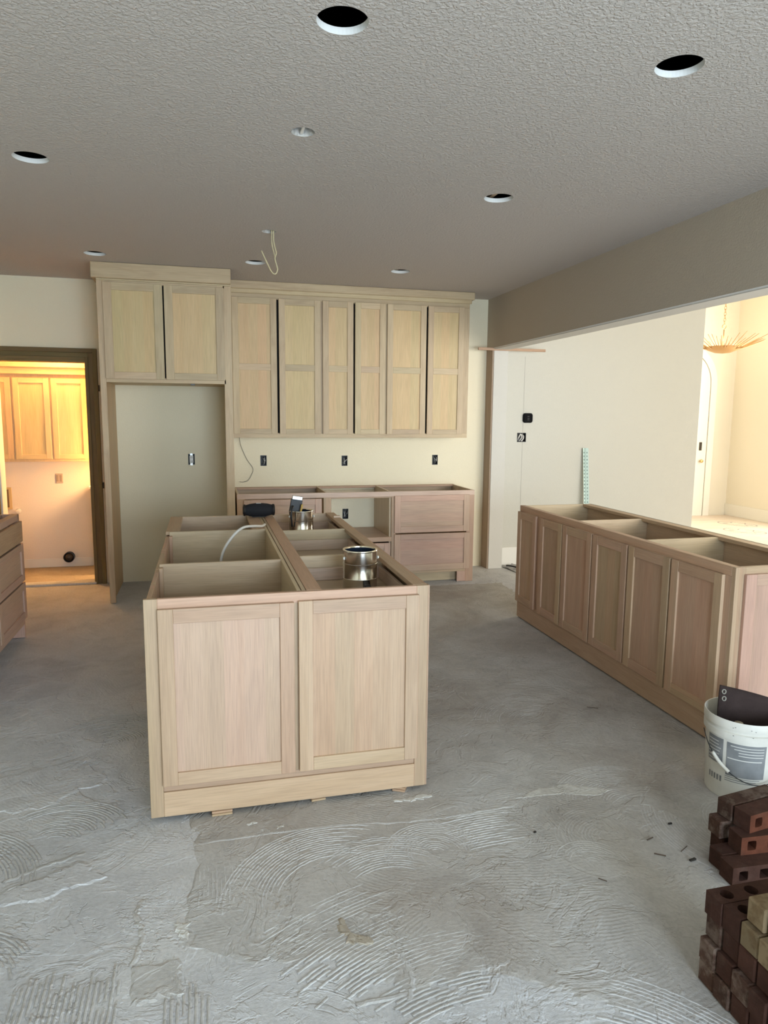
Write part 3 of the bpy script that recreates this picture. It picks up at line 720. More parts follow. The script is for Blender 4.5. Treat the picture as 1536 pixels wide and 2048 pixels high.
# ------------------------------------------------------------------ base cabinet on the back wall
KY = 3.589; KT = 0.884
bc = root('base_cabinet', (1.6, 3.9, 0.0), 'open-topped raw oak base cabinet below the six-door wall cabinet', 'cabinet')
box('top_rail', 0.492, 2.716, KY, KY + 0.02, 0.838, KT, wood('pink', 'x'), bc)
box('back_rail', 0.492, 2.716, 4.150, 4.216, KT - 0.02, KT, wood('oak', 'x'), bc)
for (a, b_) in ((0.492, 0.560), (1.262, 1.332), (1.898, 1.940), (2.640, 2.716)):
    box('face_stile', a, b_, KY, KY + 0.02, 0.10 if a < 2.6 else 0.0, 0.838, wood('oak', 'z'), bc)
for x in (0.494, 1.284, 1.880, 2.697):
    box('divider', x, x + 0.018, KY + 0.02, 4.216, 0.10 if x < 2.6 else 0.002, KT - 0.001, wood('ply', 'z'), bc)
box('bottom_rail', 0.560, 2.640, KY, KY + 0.02, 0.100, 0.130, wood('oak', 'x'), bc)
box('shelf', 1.302, 1.880, KY + 0.004, 4.216, 0.440, 0.458, wood('pink', 'x'), bc)
box('shelf_rail', 1.332, 1.898, KY, KY + 0.019, 0.415, 0.457, wood('oak', 'x'), bc)
box('back_rail', 1.302, 1.880, 4.20, 4.218, 0.785, 0.84, wood('ply', 'x'), bc)
box('rail', 1.332, 1.898, KY + 0.003, KY + 0.02, 0.826, 0.838, wood('oak', 'x'), bc)
door(bc, 'y-', KY, 1.925, 2.662, 0.494, 0.843, 'oakp', 'oakp', 0.058, 0.052, 0.058, name='drawer', pgrain='u')
door(bc, 'y-', KY, 1.925, 2.672, 0.128, 0.480, 'oakp', 'oakp', 0.058, 0.052, 0.058, name='drawer', pgrain='u')
door(bc, 'y-', KY, 0.552, 1.242, 0.494, 0.832, 'oakp', 'oakp', 0.058, 0.052, 0.058, name='drawer', pgrain='u')
door(bc, 'y-', KY, 0.552, 1.242, 0.128, 0.480, 'oakp', 'oakp', 0.058, 0.052, 0.058, name='drawer', pgrain='u')
door(bc, 'y-', KY, 1.345, 1.885, 0.128, 0.405, 'oakp', 'oakp', 0.058, 0.052, 0.058, name='drawer', pgrain='u')
box('toe_board', 0.494, 2.697, KY + 0.075, KY + 0.09, 0.003, 0.10, wood('ply', 'x'), bc)
box('bottom_board', 0.512, 2.697, KY + 0.02, 4.216, 0.10, 0.115, wood('ply', 'x'), bc)
box('back_board', 0.512, 1.284, 4.205, 4.216, 0.115, KT - 0.022, wood('ply', 'x'), bc)
box('back_board', 1.898, 2.697, 4.205, 4.216, 0.115, KT - 0.022, wood('ply', 'x'), bc)
box('foot', 2.556, 2.640, KY, KY + 0.018, 0.002, 0.100, wood('oakp', 'z'), bc)

# ------------------------------------------------------------------ drawer cabinet at the left
LX = -1.03
lc = root('drawer_cabinet', (-1.34, 2.0, 0.0), 'raw wood drawer base cabinet cut off at the left edge near the doorway', 'cabinet')
box('top_rail', LX - 0.045, LX, 1.2, 2.618, 0.842, 0.885, wood('oakp', 'y'), lc)
box('end_board', -1.645, LX, 2.600, 2.620, 0.003, 0.883, wood('oakp', 'z'), lc)
box('face_stile', LX - 0.02, LX, 2.575, 2.600, 0.10, 0.842, wood('oakp', 'z'), lc)
box('body', -1.645, LX - 0.021, 1.2, 2.600, 0.11, 0.80, wood('ply', 'y'), lc)
box('toe_board', LX - 0.10, LX - 0.085, 1.2, 2.60, 0.003, 0.11, wood('oakp', 'y'), lc)
box('top_rail', LX - 0.17, LX - 0.10, 1.2, 2.60, 0.865, 0.883, wood('oakp', 'y'), lc)
for (a, b_) in ((1.96, 2.612), (1.22, 1.94)):
    fbox('drawer', 'x+', LX, a, b_, 0.694, 0.836, 0.0005, 0.019, wood('lath', 'y'), lc)
    door(lc, 'x+', LX, a, b_, 0.416, 0.680, 'oakp', 'oakp', 0.055, 0.05, 0.05, name='drawer', pgrain='u')
    door(lc, 'x+', LX, a, b_, 0.150, 0.403, 'oakp', 'oakp', 0.055, 0.05, 0.05, name='drawer', pgrain='u')
box('face_rail', LX - 0.02, LX, 1.2, 2.575, 0.10, 0.15, wood('oakp', 'y'), lc)

# ------------------------------------------------------------------ laundry passage
lw = root('laundry_wall_cabinet', (-1.2, 4.83, 1.115), 'honey-lit wooden wall cabinet seen through the doorway', 'cabinet')
for (a, b_) in ((-1.83, -1.524), (-1.505, -1.190), (-1.173, -0.858), (-0.842, -0.53)):
    door(lw, 'y-', 4.67, a, b_, 1.140, 1.905, 'maple', 'maple', 0.05, 0.048, 0.045)
box('body', -1.86, -0.50, 4.67, 4.998, 1.115, 1.96, wood('maple', 'z'), lw)
box('crown_moulding', -1.88, -0.48, 4.63, 4.668, 1.938, 2.000, wood('maple', 'x'), lw, bev=0.004)
box('crown_moulding', -1.90, -0.46, 4.605, 4.64, 1.998, 2.055, wood('maple', 'x'), lw, bev=0.006)
lbr = root('laundry_base_cabinet', (-0.5, 4.75, 0.016), 'pale base cabinet end just inside the doorway on the right', 'cabinet')
box('body', -0.845, 0.15, 4.53, 4.98, 0.02, 0.86, M_white, lbr)
box('worktop', -0.858, 0.16, 4.51, 4.98, 0.86, 0.885, M_white, lbr)
box('door', -0.835, -0.4, 4.512, 4.529, 0.08, 0.84, M_white, lbr)
vp = root('vent_pipe', (-1.145, 4.985, 0.118), 'round black vent pipe sticking out above the laundry baseboard', 'pipe')
lathe('collar', [(0.046, 0.0), (0.052, 0.0), (0.052, 0.06), (0.046, 0.06)], (-1.145, 5.0, 0.118), M_black, vp, seg=24, closed=True).rotation_euler = (math.radians(90), 0, 0)
lathe('cap', [(0.0, 0.075), (0.025, 0.070), (0.042, 0.055), (0.046, 0.03)], (-1.145, 5.0, 0.118), plain('black_gloss_cap', (0.02, 0.02, 0.022), 0.25), vp, seg=24).rotation_euler = (math.radians(90), 0, 0)
wbx = root('washer_box', (-1.66, 4.995, 0.72), 'shallow yellowish plumbing box on the laundry wall at the left', 'utility box')
box('frame', -1.73, -1.65, 4.985, 4.999, 0.62, 0.84, plain('ivory_plastic', (0.62, 0.46, 0.24), 0.6), wbx)
box('recess', -1.72, -1.675, 4.982, 4.986, 0.64, 0.82, plain('recess_brown', (0.16, 0.11, 0.06), 0.8), wbx)
lathe('cap', [(0.0, 0.03), (0.018, 0.026), (0.026, 0.0)], (-1.60, 5.0, 0.60), M_white, wbx, seg=16).rotation_euler = (math.radians(90), 0, 0)
lamp = root('laundry_ceiling_lamp', (-1.05, 4.50, 2.42), 'round ceiling lamp in the laundry passage', 'lamp')
lathe('glass_dome', [(0.0, -0.06), (0.06, -0.05), (0.10, -0.02), (0.11, 0.07)], (-1.05, 4.50, 2.42), plain('lamp_glass', (0.9, 0.8, 0.6), 0.4, emit=((1.0, 0.62, 0.25), 6.0)), lamp, seg=24)
lathe('base', [(0.0, 0.078), (0.115, 0.078), (0.115, 0.065), (0.0, 0.065)], (-1.05, 4.50, 2.42), M_white, lamp, seg=24)
pl = bpy.data.lights.new('laundry_bulb', 'POINT'); pl.energy = 46; pl.color = (1.0, 0.54, 0.19); pl.shadow_soft_size = 0.08
po = bpy.data.objects.new('laundry_bulb', pl); col.objects.link(po); po.location = (-1.05, 4.50, 2.26)
wl = root('added_fill_lamp', (-0.42, 4.46, 1.30), 'added unseen fill bulb hanging inside the laundry passage', 'lamp')  # unseen lamp, added to brighten the wall below the laundry cabinet
lathe('bulb', [(0.0, -0.06), (0.022, -0.05), (0.03, -0.025), (0.022, 0.005), (0.014, 0.02)], (-0.42, 4.46, 1.30), plain('lamp_glass', (0.9, 0.8, 0.6), 0.4), wl, seg=16)
lathe('socket', [(0.0, 0.07), (0.018, 0.068), (0.018, 0.015), (0.0, 0.015)], (-0.42, 4.46, 1.30), M_black, wl, seg=16)
tube('cord', [(-0.42, 4.46, 1.365), (-0.41, 4.46, 1.9), (-0.42, 4.46, 2.498)], 0.004, M_black, wl, seg=6, sub=6)
pw = bpy.data.lights.new('added_fill_bulb', 'POINT'); pw.energy = 62; pw.color = (1.0, 0.58, 0.25); pw.shadow_soft_size = 0.12  # point light of the added fill lamp
pwo = bpy.data.objects.new('added_fill_bulb', pw); col.objects.link(pwo); pwo.location = (-0.42, 4.46, 1.20)

# ------------------------------------------------------------------ sockets and boxes
def jbox(name, x, z, w, h, label, wires, rec=False, wcol=None, y=None, tilt=0.0):
    y = YB if y is None else y
    r = root(name, (x, y, z), label, 'socket' if rec else 'electrical box')
    t = 0.004; dp = 0.055
    body = [(x - w / 2, x - w / 2 + t, z - h / 2, z + h / 2), (x + w / 2 - t, x + w / 2, z - h / 2, z + h / 2), (x - w / 2, x + w / 2, z - h / 2, z - h / 2 + t), (x - w / 2, x + w / 2, z + h / 2 - t, z + h / 2)]
    for (a, b_, c_, e_) in body: box('box_wall', a, b_, y - 0.003, y + dp, c_, e_, M_black, r, bev=0)
    box('box_back', x - w / 2, x + w / 2, y + dp, y + dp + 0.003, z - h / 2, z + h / 2, M_black, r, bev=0)
    for (pts, rad, mt) in wires:
        tube('wire', [(x + a, y + b_, z + c_) for a, b_, c_ in pts], rad, mt, r, seg=6, sub=6)
    if rec:
        box('receptacle', x - 0.017, x + 0.017, y - 0.012, y + 0.02, z - 0.034, z + 0.034, M_plate, r, bev=0.003)
        for s in (-1, 1):
            box('yoke', x - 0.012, x + 0.012, y - 0.008, y - 0.005, z + s * 0.046 - 0.010, z + s * 0.046 + 0.010, M_zinc, r, bev=0)
            for dx in (-0.006, 0.006): box('slot', x + dx - 0.0015, x + dx + 0.0015, y - 0.0128, y - 0.0118, z + s * 0.018 - 0.006, z + s * 0.018 + 0.006, M_black, r, bev=0)
    return r
g1 = plain('wire_grey', (0.30, 0.31, 0.30), 0.5); g2 = plain('wire_copper', (0.45, 0.25, 0.12), 0.4, 0.8)
def wset(k):
    random.seed(k); out = []
    for i in range(4):
        x0 = random.uniform(-.018, .018)
        out.append(([(x0, 0.04, 0.035), (x0 + random.uniform(-.012, .012), 0.004, 0.02), (random.uniform(-.018, .018), -0.006, random.uniform(-.02, 0.0)), (random.uniform(-.015, .015), 0.02, -0.035)], 0.0028, [g1, M_black, M_wirew, g1][i]))
    return out
jbox('junction_box', 0.778, 1.138, 0.058, 0.10, 'open black socket box nearest the hanging thin wire on the back wall', wset(1))
jbox('junction_box', 1.576, 1.131, 0.058, 0.10, 'open black socket box under the middle of the wall cabinet', wset(2))
jbox('junction_box', 2.521, 1.134, 0.058, 0.10, 'open black socket box under the right end of the wall cabinet', wset(3))
jbox('junction_box', 1.585, 0.597, 0.058, 0.10, 'open socket box on the wall inside the base cabinet bay', wset(4))
jbox('wall_socket', 0.105, 1.155, 0.058, 0.10, 'bare duplex socket on the wall inside the refrigerator bay', [], rec=True)
random.seed(5)
jbox('switch_box', 3.477, 1.3635, 0.100, 0.095, 'square open switch box with loops of white cable below the thermostat',
     [([(-0.03, 0.03, -0.03), (-0.035, -0.006, 0.0), (-0.015, -0.01, 0.033), (0.0, -0.006, 0.0), (-0.02, 0.02, -0.038)], 0.006, M_wirew),
      ([(0.0, 0.03, 0.035), (0.018, -0.008, 0.015), (0.012, -0.008, -0.02), (-0.005, 0.0, -0.038)], 0.006, M_wirew)])
ls = root('laundry_socket', (-1.203, 4.998, 0.923), 'beige socket plate on the laundry wall under the cabinet', 'socket')
box('plate', -1.236, -1.170, 4.990, 4.9995, 0.876, 0.973, plain('socket_beige', (0.50, 0.40, 0.30), 0.5), ls, bev=0.002)
for dx in (-0.016, 0.016): box('receptacle', -1.203 + dx - 0.010, -1.203 + dx + 0.010, 4.986, 4.991, 0.893, 0.957, plain('socket_shade', (0.34, 0.26, 0.19), 0.5), ls)
th = root('thermostat', (3.535, YB, 1.567), 'black rounded-square thermostat on the white dining wall', 'thermostat')
def rsq(name, cx, cz, hw, hh, rr, y0, y1, mat, parent, n=6):
    P = []
    for (sx, sz, a0) in ((1, 1, 0), (-1, 1, 90), (-1, -1, 180), (1, -1, 270)):
        for i in range(n + 1):
            a = math.radians(a0 + 90 * i / n); P.append((cx + sx * (hw - rr) + rr * math.cos(a), cz + sz * (hh - rr) + rr * math.sin(a)))
    m_ = len(P); vs_ = [(x, y1, z) for x, z in P] + [(x, y0 + 0.006, z) for x, z in P] + [(cx + (x - cx) * 0.9, y0, cz + (z - cz) * 0.9) for x, z in P]
    fs = [(i, (i + 1) % m_, m_ + (i + 1) % m_, m_ + i) for i in range(m_)] + [(m_ + i, m_ + (i + 1) % m_, 2 * m_ + (i + 1) % m_, 2 * m_ + i) for i in range(m_)] + [tuple(range(2 * m_, 3 * m_))]
    return mesh(name, vs_, fs, mat, parent)
rsq('housing', 3.535, 1.567, 0.052, 0.050, 0.024, YB - 0.028, YB, plain('thermostat_black', (0.004, 0.004, 0.005), 0.65, spec=0.1), th)
for z in (1.585, 1.565, 1.548): box('display_line', 3.525, 3.547, YB - 0.0292, YB - 0.0280, z - 0.003, z + 0.003, plain('display_grey', (0.05, 0.052, 0.055), 0.6), th, bev=0)

# ------------------------------------------------------------------ ceiling boxes and cables
pb = root('ceiling_box', (0.668, 0.44, H + 0.02), 'round metal pendant box with a crossbar in the ceiling above the near island', 'electrical box')
lathe('can', [(0.049, -0.012), (0.049, 0.045), (0.0, 0.045)], (0.668, 0.44, H + 0.012), plain('galvanised_dull', (0.6, 0.58, 0.55), 0.6, 0.3, noise=0.3, nscale=60), pb, seg=28)
box('crossbar', 0.668 - 0.006, 0.668 + 0.006, 0.395, 0.485, H + 0.006, H + 0.018, M_plate, pb)
lathe('knockout', [(0.0, 0.0), (0.011, 0.0), (0.011, 0.012), (0.0, 0.012)], (0.692, 0.445, H + 0.032), M_dark, pb, seg=12)
for dx in (-0.03, -0.018): lathe('screw', [(0, 0), (0.006, 0.0), (0.006, 0.01)], (0.668 + dx, 0.46, H + 0.03), M_brass, pb, seg=8)
pb2 = root('ceiling_box', (0.672, 2.116, H + 0.02), 'small round ceiling box above the far island with yellow cable', 'electrical box')
lathe('can', [(0.046, -0.012), (0.046, 0.045), (0.0, 0.045)], (0.672, 2.116, H + 0.012), plain('galvanised_dull', (0.6, 0.58, 0.55), 0.6), pb2, seg=28)
hc = root('hanging_cable', (0.70, 2.11, H), 'loop of pale yellow cable hanging from the ceiling', 'cable')
tube('strand', [(0.700, 2.11, H + 0.04), (0.700, 2.11, 2.70), (0.708, 2.108, 2.655), (0.716, 2.105, 2.62), (0.706, 2.10, 2.585), (0.716, 2.10, 2.545), (0.722, 2.10, 2.515), (0.708, 2.10, 2.488), (0.684, 2.10, 2.50), (0.655, 2.10, 2.555), (0.620, 2.10, 2.628)], 0.0042, M_wirey, hc)
tube('strand', [(0.690, 2.12, H + 0.04), (0.688, 2.115, 2.71), (0.692, 2.112, 2.66), (0.702, 2.11, 2.62), (0.708, 2.108, 2.58)], 0.0036, M_wirey, hc)
tw = root('hanging_wire', (0.60, 4.21, 0.93), 'thin dark wire dangling from under the wall cabinet', 'wire')
tube('strand', [(0.548, 4.20, 1.380), (0.560, 4.205, 1.30), (0.579, 4.212, 1.242), (0.62, 4.214, 1.15), (0.671, 4.214, 1.073), (0.670, 4.212, 1.025), (0.631, 4.210, 0.953), (0.590, 4.205, 0.935), (0.545, 4.20, 0.937)], 0.0022, M_wireg, tw)
ic = tag(tube('white_cable', [(0.30, 1.42, 0.14), (0.295, 1.38, 0.50), (0.305, 1.36, 0.72), (0.326, 1.36, 0.814), (0.382, 1.38, 0.893), (0.438, 1.42, 0.930), (0.500, 1.50, 0.925), (0.56, 1.62, 0.905), (0.585, 1.70, 0.902)], 0.008, M_wirew), 'thick white cable rising out of the left side of the island', 'cable')

# ------------------------------------------------------------------ things on and in the island
def paint_can(x, y, z, r, h, label, inner):
    c = root('paint_can', (x, y, z), label, 'paint can')
    k_ = r / 0.083
    lathe('body', [(0.0, 0.003), (r - 0.003, 0.003), (r, 0.0), (r + 0.002, 0.003), (r, 0.007), (r, h * 0.30), (r + 0.0012, h * 0.31), (r, h * 0.32), (r, h * 0.66), (r + 0.0018, h * 0.67), (r, h * 0.68), (r, h - 0.006)], (x, y, z), M_steel, c, seg=56)
    lathe('rim', [(r, h - 0.008), (r + 0.003, h - 0.004), (r + 0.002, h), (r - 0.008, h - 0.001), (r - 0.009, h - 0.006)], (x, y, z), M_steel, c, seg=56)
    lathe('paint_coat', [(r - 0.0085, h - 0.006), (r - 0.004, h - 0.012), (r - 0.004, 0.01), (0.0, 0.01)], (x, y, z), inner, c, seg=40)
    for s in (-1, 1):
        e = lathe('ear', [(0.0, 0.008), (0.006, 0.006), (0.008, 0.0)], (x + s * r * 0.98, y - 0.02, z + h * 0.80), M_plate, c, seg=12)
        e.rotation_euler = (0, s * math.radians(90), 0)
    return c
paint_can(0.925, 0.46, 0.7745, 0.079, 0.192, 'shiny empty metal paint can with dark inside in the near island drawer', M_navy)
paint_can(0.832, 1.85, 0.7745, 0.078, 0.192, 'shiny metal paint can holding brushes at the far end of the island', M_navy)
def lying_brush():
    b = root('paint_brush', (0.99, 0.36, 0.776), 'black-handled brush lying beside the near paint can', 'brush')
    tube('handle', [(0.945, 0.372, 0.790), (0.985, 0.355, 0.792), (1.03, 0.34, 0.790)], 0.013, M_black, b, seg=10)
    box('head', 0.925, 0.955, 0.35, 0.41, 0.775, 0.815, M_black, b, bev=0.004)
    return b
lying_brush()
br = root('paint_brush', (0.80, 1.85, 0.79), 'dark bristled wide brush standing in the far paint can', 'brush')
def obox(name, c, ax, ay, az, sx, sy, sz, mat, parent):
    o = link(name, boxmesh(sx, sy, sz, mat, 0.002), c, parent)
    m_ = Matrix.Identity(3)
    for i in range(3): m_[i][0] = ax[i]; m_[i][1] = ay[i]; m_[i][2] = az[i]
    o.rotation_euler = m_.to_euler(); return o
az = Vector((0.16, 0.0, 0.987)).normalized(); ax = Vector((0.987, 0, -0.16)).normalized(); ay = az.cross(ax)
obox('bristles', Vector((0.796, 1.84, 0.995)), ax, ay, az, 0.074, 0.026, 0.085, M_black, br)
obox('ferrule', Vector((0.806, 1.84, 1.048)), ax, ay, az, 0.066, 0.026, 0.024, M_zinc, br)
obox('handle', Vector((0.787, 1.846, 0.885)), ax, ay, az, 0.022, 0.016, 0.15, M_black, br)
br2 = root('paint_brush', (0.83, 1.83, 0.79), 'narrow brush with yellow bristles in the far paint can', 'brush')
tube('handle', [(0.835, 1.87, 0.80), (0.826, 1.82, 0.93), (0.822, 1.805, 0.965)], 0.006, M_black, br2, seg=8)
tube('bristles', [(0.822, 1.805, 0.960), (0.828, 1.80, 0.985), (0.832, 1.798, 1.01)], 0.007, plain('brush_yellow', (0.55, 0.36, 0.10), 0.6), br2, seg=8)
br3 = tag(tube('black_strap', [(0.765, 1.79, 0.87), (0.758, 1.772, 0.93), (0.762, 1.775, 0.975), (0.775, 1.80, 1.00)], 0.006, M_black), 'black strap hanging over the rim of the far paint can', 'strap')
# portable speaker
sp = root('portable_speaker', (0.578, 2.10, T), 'black barrel-shaped portable speaker on the far end of the island', 'speaker')
L_ = 0.100
prof = [(0.0, -L_ - 0.006), (0.026, -L_ - 0.006), (0.030, -L_), (0.034, -L_ + 0.012), (0.042, -0.06), (0.0455, -0.03), (0.0465, 0.0), (0.0455, 0.03), (0.042, 0.06), (0.034, L_ - 0.012), (0.030, L_), (0.026, L_ + 0.006), (0.0, L_ + 0.006)]
s1 = lathe('body', prof, (0.578, 2.10, T + 0.047), M_blackmesh, sp, seg=40); s1.rotation_euler = (0, math.radians(90), 0)
for s in (-1, 1):
    e = lathe('end_ring', [(0.026, 0.0), (0.037, 0.0), (0.040, 0.008), (0.037, 0.016), (0.026, 0.016)], (0.578 + s * 0.096 - 0.008, 2.10, T + 0.047), M_black, sp, seg=32, closed=True)
    e.rotation_euler = (0, math.radians(90), 0)
box('logo_plate', 0.560, 0.592, 2.085, 2.105, T + 0.0925, T + 0.0945, M_plate, sp, bev=0.0005)
box('foot', 0.53, 0.626, 2.08, 2.12, T + 0.0015, T + 0.006, M_black, sp)
tag(box('wood_block', 1.062, 1.108, 1.945, 1.985, T + 0.0015, T + 0.014, wood('pink', 'x')), 'small offcut of pale wood on the right rail of the island', 'wood block')

# ------------------------------------------------------------------ lath across the stub, bead strip, crumpled sheet
tag(box('wood_lath', 2.895, 3.625, 4.036, 4.0555, 2.236, 2.262, wood('lath', 'x')), 'thin horizontal wooden lath fixed across the wall stub below the beam', 'lath')
bs = root('corner_bead_strip', (4.215, 4.15, 0.0), 'pale green perforated corner bead strip leaning against the white wall', 'strip')
def lean(u, z, off=0.0): return (4.235 + u - 0.010 * z, 4.09 + 0.125 * (z / 1.25) - off, z)
for (u0, u1, o0, o1, nm) in ((-0.033, -0.002, 0.018, 0.0, 'flange'), (0.002, 0.033, 0.0, 0.018, 'flange')):
    vs_ = [lean(u0, 0.195, o0 - 0.02), lean(u1, 0.195, o1 - 0.02), lean(u1, 1.25, o1 - 0.02), lean(u0, 1.25, o0 - 0.02)]
    vs_ = [(x, min(y, 4.219), z) for x, y, z in [lean(u0, 0.004, o0), lean(u1, 0.004, o1), lean(u1, 1.25, o1), lean(u0, 1.25, o0)]]
    vs_ += [(x, y + 0.0015, z) for x, y, z in vs_]
    mesh(nm, vs_, [(0, 1, 2, 3), (7, 6, 5, 4), (0, 1, 5, 4), (1, 2, 6, 5), (2, 3, 7, 6), (3, 0, 4, 7)], M_bead, bs)
tube('nose', [lean(0, 0.006, 0.006), lean(0, 0.6, 0.006), lean(0, 1.25, 0.006)], 0.004, M_bead, bs, seg=6, sub=0)
holes = plain('bead_hole', (0.25, 0.33, 0.32), 0.8)
for k_ in range(26):
    z = 0.25 + 0.038 * k_
    for u, off in ((-0.018, 0.012), (0.018, 0.012)):
        p = lean(u, z, off)
        box('perforation', p[0] - 0.005, p[0] + 0.005, p[1] - 0.0012, p[1] + 0.0002, z - 0.008, z + 0.008, holes, bs, bev=0)
cr_v, cr_f = [], []
random.seed(3)
nx, ny = 9, 7
for j in range(ny):
    for i in range(nx):
        u, v = i / (nx - 1), j / (ny - 1)
        cr_v.append((3.25 + 0.17 * u + 0.10 * v * 0.4, 4.12 - 0.42 * v + 0.03 * u, 0.006 + abs(random.gauss(0, 0.012)) * (1 if 0 < i < nx - 1 else 0.4)))
for j in range(ny - 1):
    for i in range(nx - 1): cr_f.append((j * nx + i, j * nx + i + 1, (j + 1) * nx + i + 1, (j + 1) * nx + i))
cs_ = mesh('crumpled_sheet', cr_v, cr_f, plain('plastic_sheet', (0.42, 0.41, 0.40), 0.35, noise=0.3, nscale=15))
sm = cs_.modifiers.new('thick', 'SOLIDIFY'); sm.thickness = 0.002
tag(cs_, 'crumpled grey sheet lying at the foot of the wall stub', 'sheet')
tag(tube('black_strap', [(3.27, 4.04, 0.03), (3.31, 3.97, 0.035), (3.36, 3.86, 0.03), (3.40, 3.72, 0.02)], 0.008, M_black), 'black strap lying on the crumpled grey sheet by the wall stub', 'strap')

# ------------------------------------------------------------------ chandelier in the foyer
ch = root('chandelier', (7.17, 5.8, 2.47), 'gilded bowl chandelier with radiating rods hanging in the bright foyer', 'chandelier')
lathe('bowl', [(0.0, -0.012), (0.10, 0.0), (0.19, 0.035), (0.245, 0.075), (0.24, 0.08), (0.185, 0.042), (0.10, 0.01), (0.0, -0.002)], (7.17, 5.8, 2.475), M_gold, ch, seg=40)
tube('stem', [(7.17, 5.8, 2.48), (7.17, 5.8, 2.79)], 0.007, M_gold, ch, sub=0)
lathe('ring', [(0.030 + 0.005 * math.cos(2 * math.pi * i / 8), 0.005 * math.sin(2 * math.pi * i / 8)) for i in range(8)], (7.17, 5.8, 2.825), M_gold, ch, seg=24, closed=True).rotation_euler = (math.radians(90), 0, 0)
z = 2.875
k_ = 0
link_me = None
while z < 3.78:
    if link_me is None:
        l0 = lathe('chain_link', [(0.014 + 0.003 * math.cos(2 * math.pi * i / 6), 0.003 * math.sin(2 * math.pi * i / 6)) for i in range(6)], (7.17, 5.8, z), M_gold, ch, seg=12, closed=True)
        link_me = l0.data
        for v in link_me.vertices: v.co.x *= 1.7
    else: l0 = link('chain_link', link_me, (7.17, 5.8, z), ch)
    l0.rotation_euler = (math.radians(90), math.radians(90), math.radians(90 * (k_ % 2)) + 0.5)
    z += 0.040; k_ += 1
random.seed(8)
rod_me = None
for i in range(44):
    a = 2 * math.pi * i / 44 + random.uniform(-.04, .04); r0 = 0.12; r1 = random.uniform(0.44, 0.57)
    za = 2.50; zb = 2.47 + random.uniform(0.15, 0.24)
    tube('rod', [(7.17 + r0 * math.cos(a), 5.8 + r0 * math.sin(a), za), (7.17 + 0.6 * r1 * math.cos(a), 5.8 + 0.6 * r1 * math.sin(a), za + (zb - za) * 0.42), (7.17 + r1 * math.cos(a), 5.8 + r1 * math.sin(a), zb)], 0.009, M_gold, ch, seg=5, sub=3, taper=0.35)
pl = bpy.data.lights.new('chandelier_bulb', 'POINT'); pl.energy = 30; pl.color = (1.0, 0.80, 0.50); pl.shadow_soft_size = 0.10
po = bpy.data.objects.new('chandelier_bulb', pl); col.objects.link(po); po.location = (7.17, 5.8, 2.62)

# ------------------------------------------------------------------ bucket
bx_, by_ = 2.430, -0.300
bk = root('plastic_bucket', (bx_, by_, 0.003), 'off-white plastic bucket with grey print and wire handle beside the bar cabinet', 'bucket')
lathe('body', [(0.0, 0.004), (0.128, 0.004), (0.132, 0.0), (0.1325, 0.004), (0.1425, 0.268), (0.1515, 0.270), (0.1525, 0.296), (0.1450, 0.300), (0.1455, 0.312), (0.1535, 0.314), (0.1545, 0.345), (0.1520, 0.350), (0.1490, 0.349), (0.1480, 0.340), (0.1390, 0.265), (0.126, 0.012), (0.0, 0.012)], (bx_, by_, 0.003), M_bucket, bk, seg=64)
def wrap(name, a0, a1, z0_, z1_, mat, off=0.0007, n=16, parent=bk):
    vs_, fs = [], []
    for i in range(n + 1):
        a = math.radians(a0 + (a1 - a0) * i / n)
        for z_ in (z0_, z1_):
            r_ = 0.1325 + 0.010 * (z_ - 0.004) / 0.264 + off
            vs_.append((bx_ + r_ * math.cos(a), by_ + r_ * math.sin(a), 0.003 + z_))
    for i in range(n): fs.append((2 * i, 2 * i + 2, 2 * i + 3, 2 * i + 1))
    return mesh(name, vs_, fs, mat, parent, smooth=True)
wrap('printed_label', 168, 200, 0.145, 0.258, M_label)
wrap('printed_label', 206, 268, 0.110, 0.255, M_label)
M_pw = plain('print_white', (0.62, 0.61, 0.57), 0.6)
random.seed(21)
for k_ in range(7):
    z_ = 0.155 + 0.014 * k_; wrap('print_line', 170, 198 - random.uniform(0, 8), z_, z_ + 0.0035, M_pw, 0.0012, 8)
for k_ in range(4):
    z_ = 0.205 + 0.012 * k_; wrap('print_line', 212 + random.uniform(0, 25), 264, z_, z_ + 0.003, M_pw, 0.0012, 10)
wrap('print_line', 208, 262, 0.185, 0.189, M_pw, 0.0012, 12)
for k_ in range(3):
    z_ = 0.085 + 0.009 * k_; wrap('print_line', 205, 262 - random.uniform(0, 12), z_, z_ + 0.003, M_label, 0.0010, 10)
for k_ in range(5): wrap('print_mark', 172 + 6 * k_, 175.5 + 6 * k_, 0.07, 0.095, M_label, 0.0010, 3)
hp = []
for i in range(15):
    t = i / 14; a = math.radians(160 + 190 * t)
    drop = 0.165 * math.sin(math.pi * t)
    rr = 0.158 + 0.006 * math.sin(math.pi * t)
    hp.append((bx_ + rr * math.cos(a), by_ + rr * math.sin(a), 0.268 - drop))
tube('wire_handle', hp, 0.0022, plain('handle_wire', (0.04, 0.04, 0.04), 0.4, 0.5), bk, seg=6, sub=3)
i0 = 3
tube('handle_grip', [hp[2], hp[3], hp[4]], 0.0075, M_bucket, bk, seg=10, sub=4)
for (a, z_) in ((215, 0.318), (218, 0.322), (216, 0.285), (240, 0.320), (246, 0.316), (243, 0.29)):
    aa = math.radians(a); r_ = 0.1545
    lathe('splatter', [(0, 0.001), (0.003, 0.0)], (bx_ + r_ * math.cos(aa), by_ + r_ * math.sin(aa), z_ + 0.01), M_black, bk, seg=6)
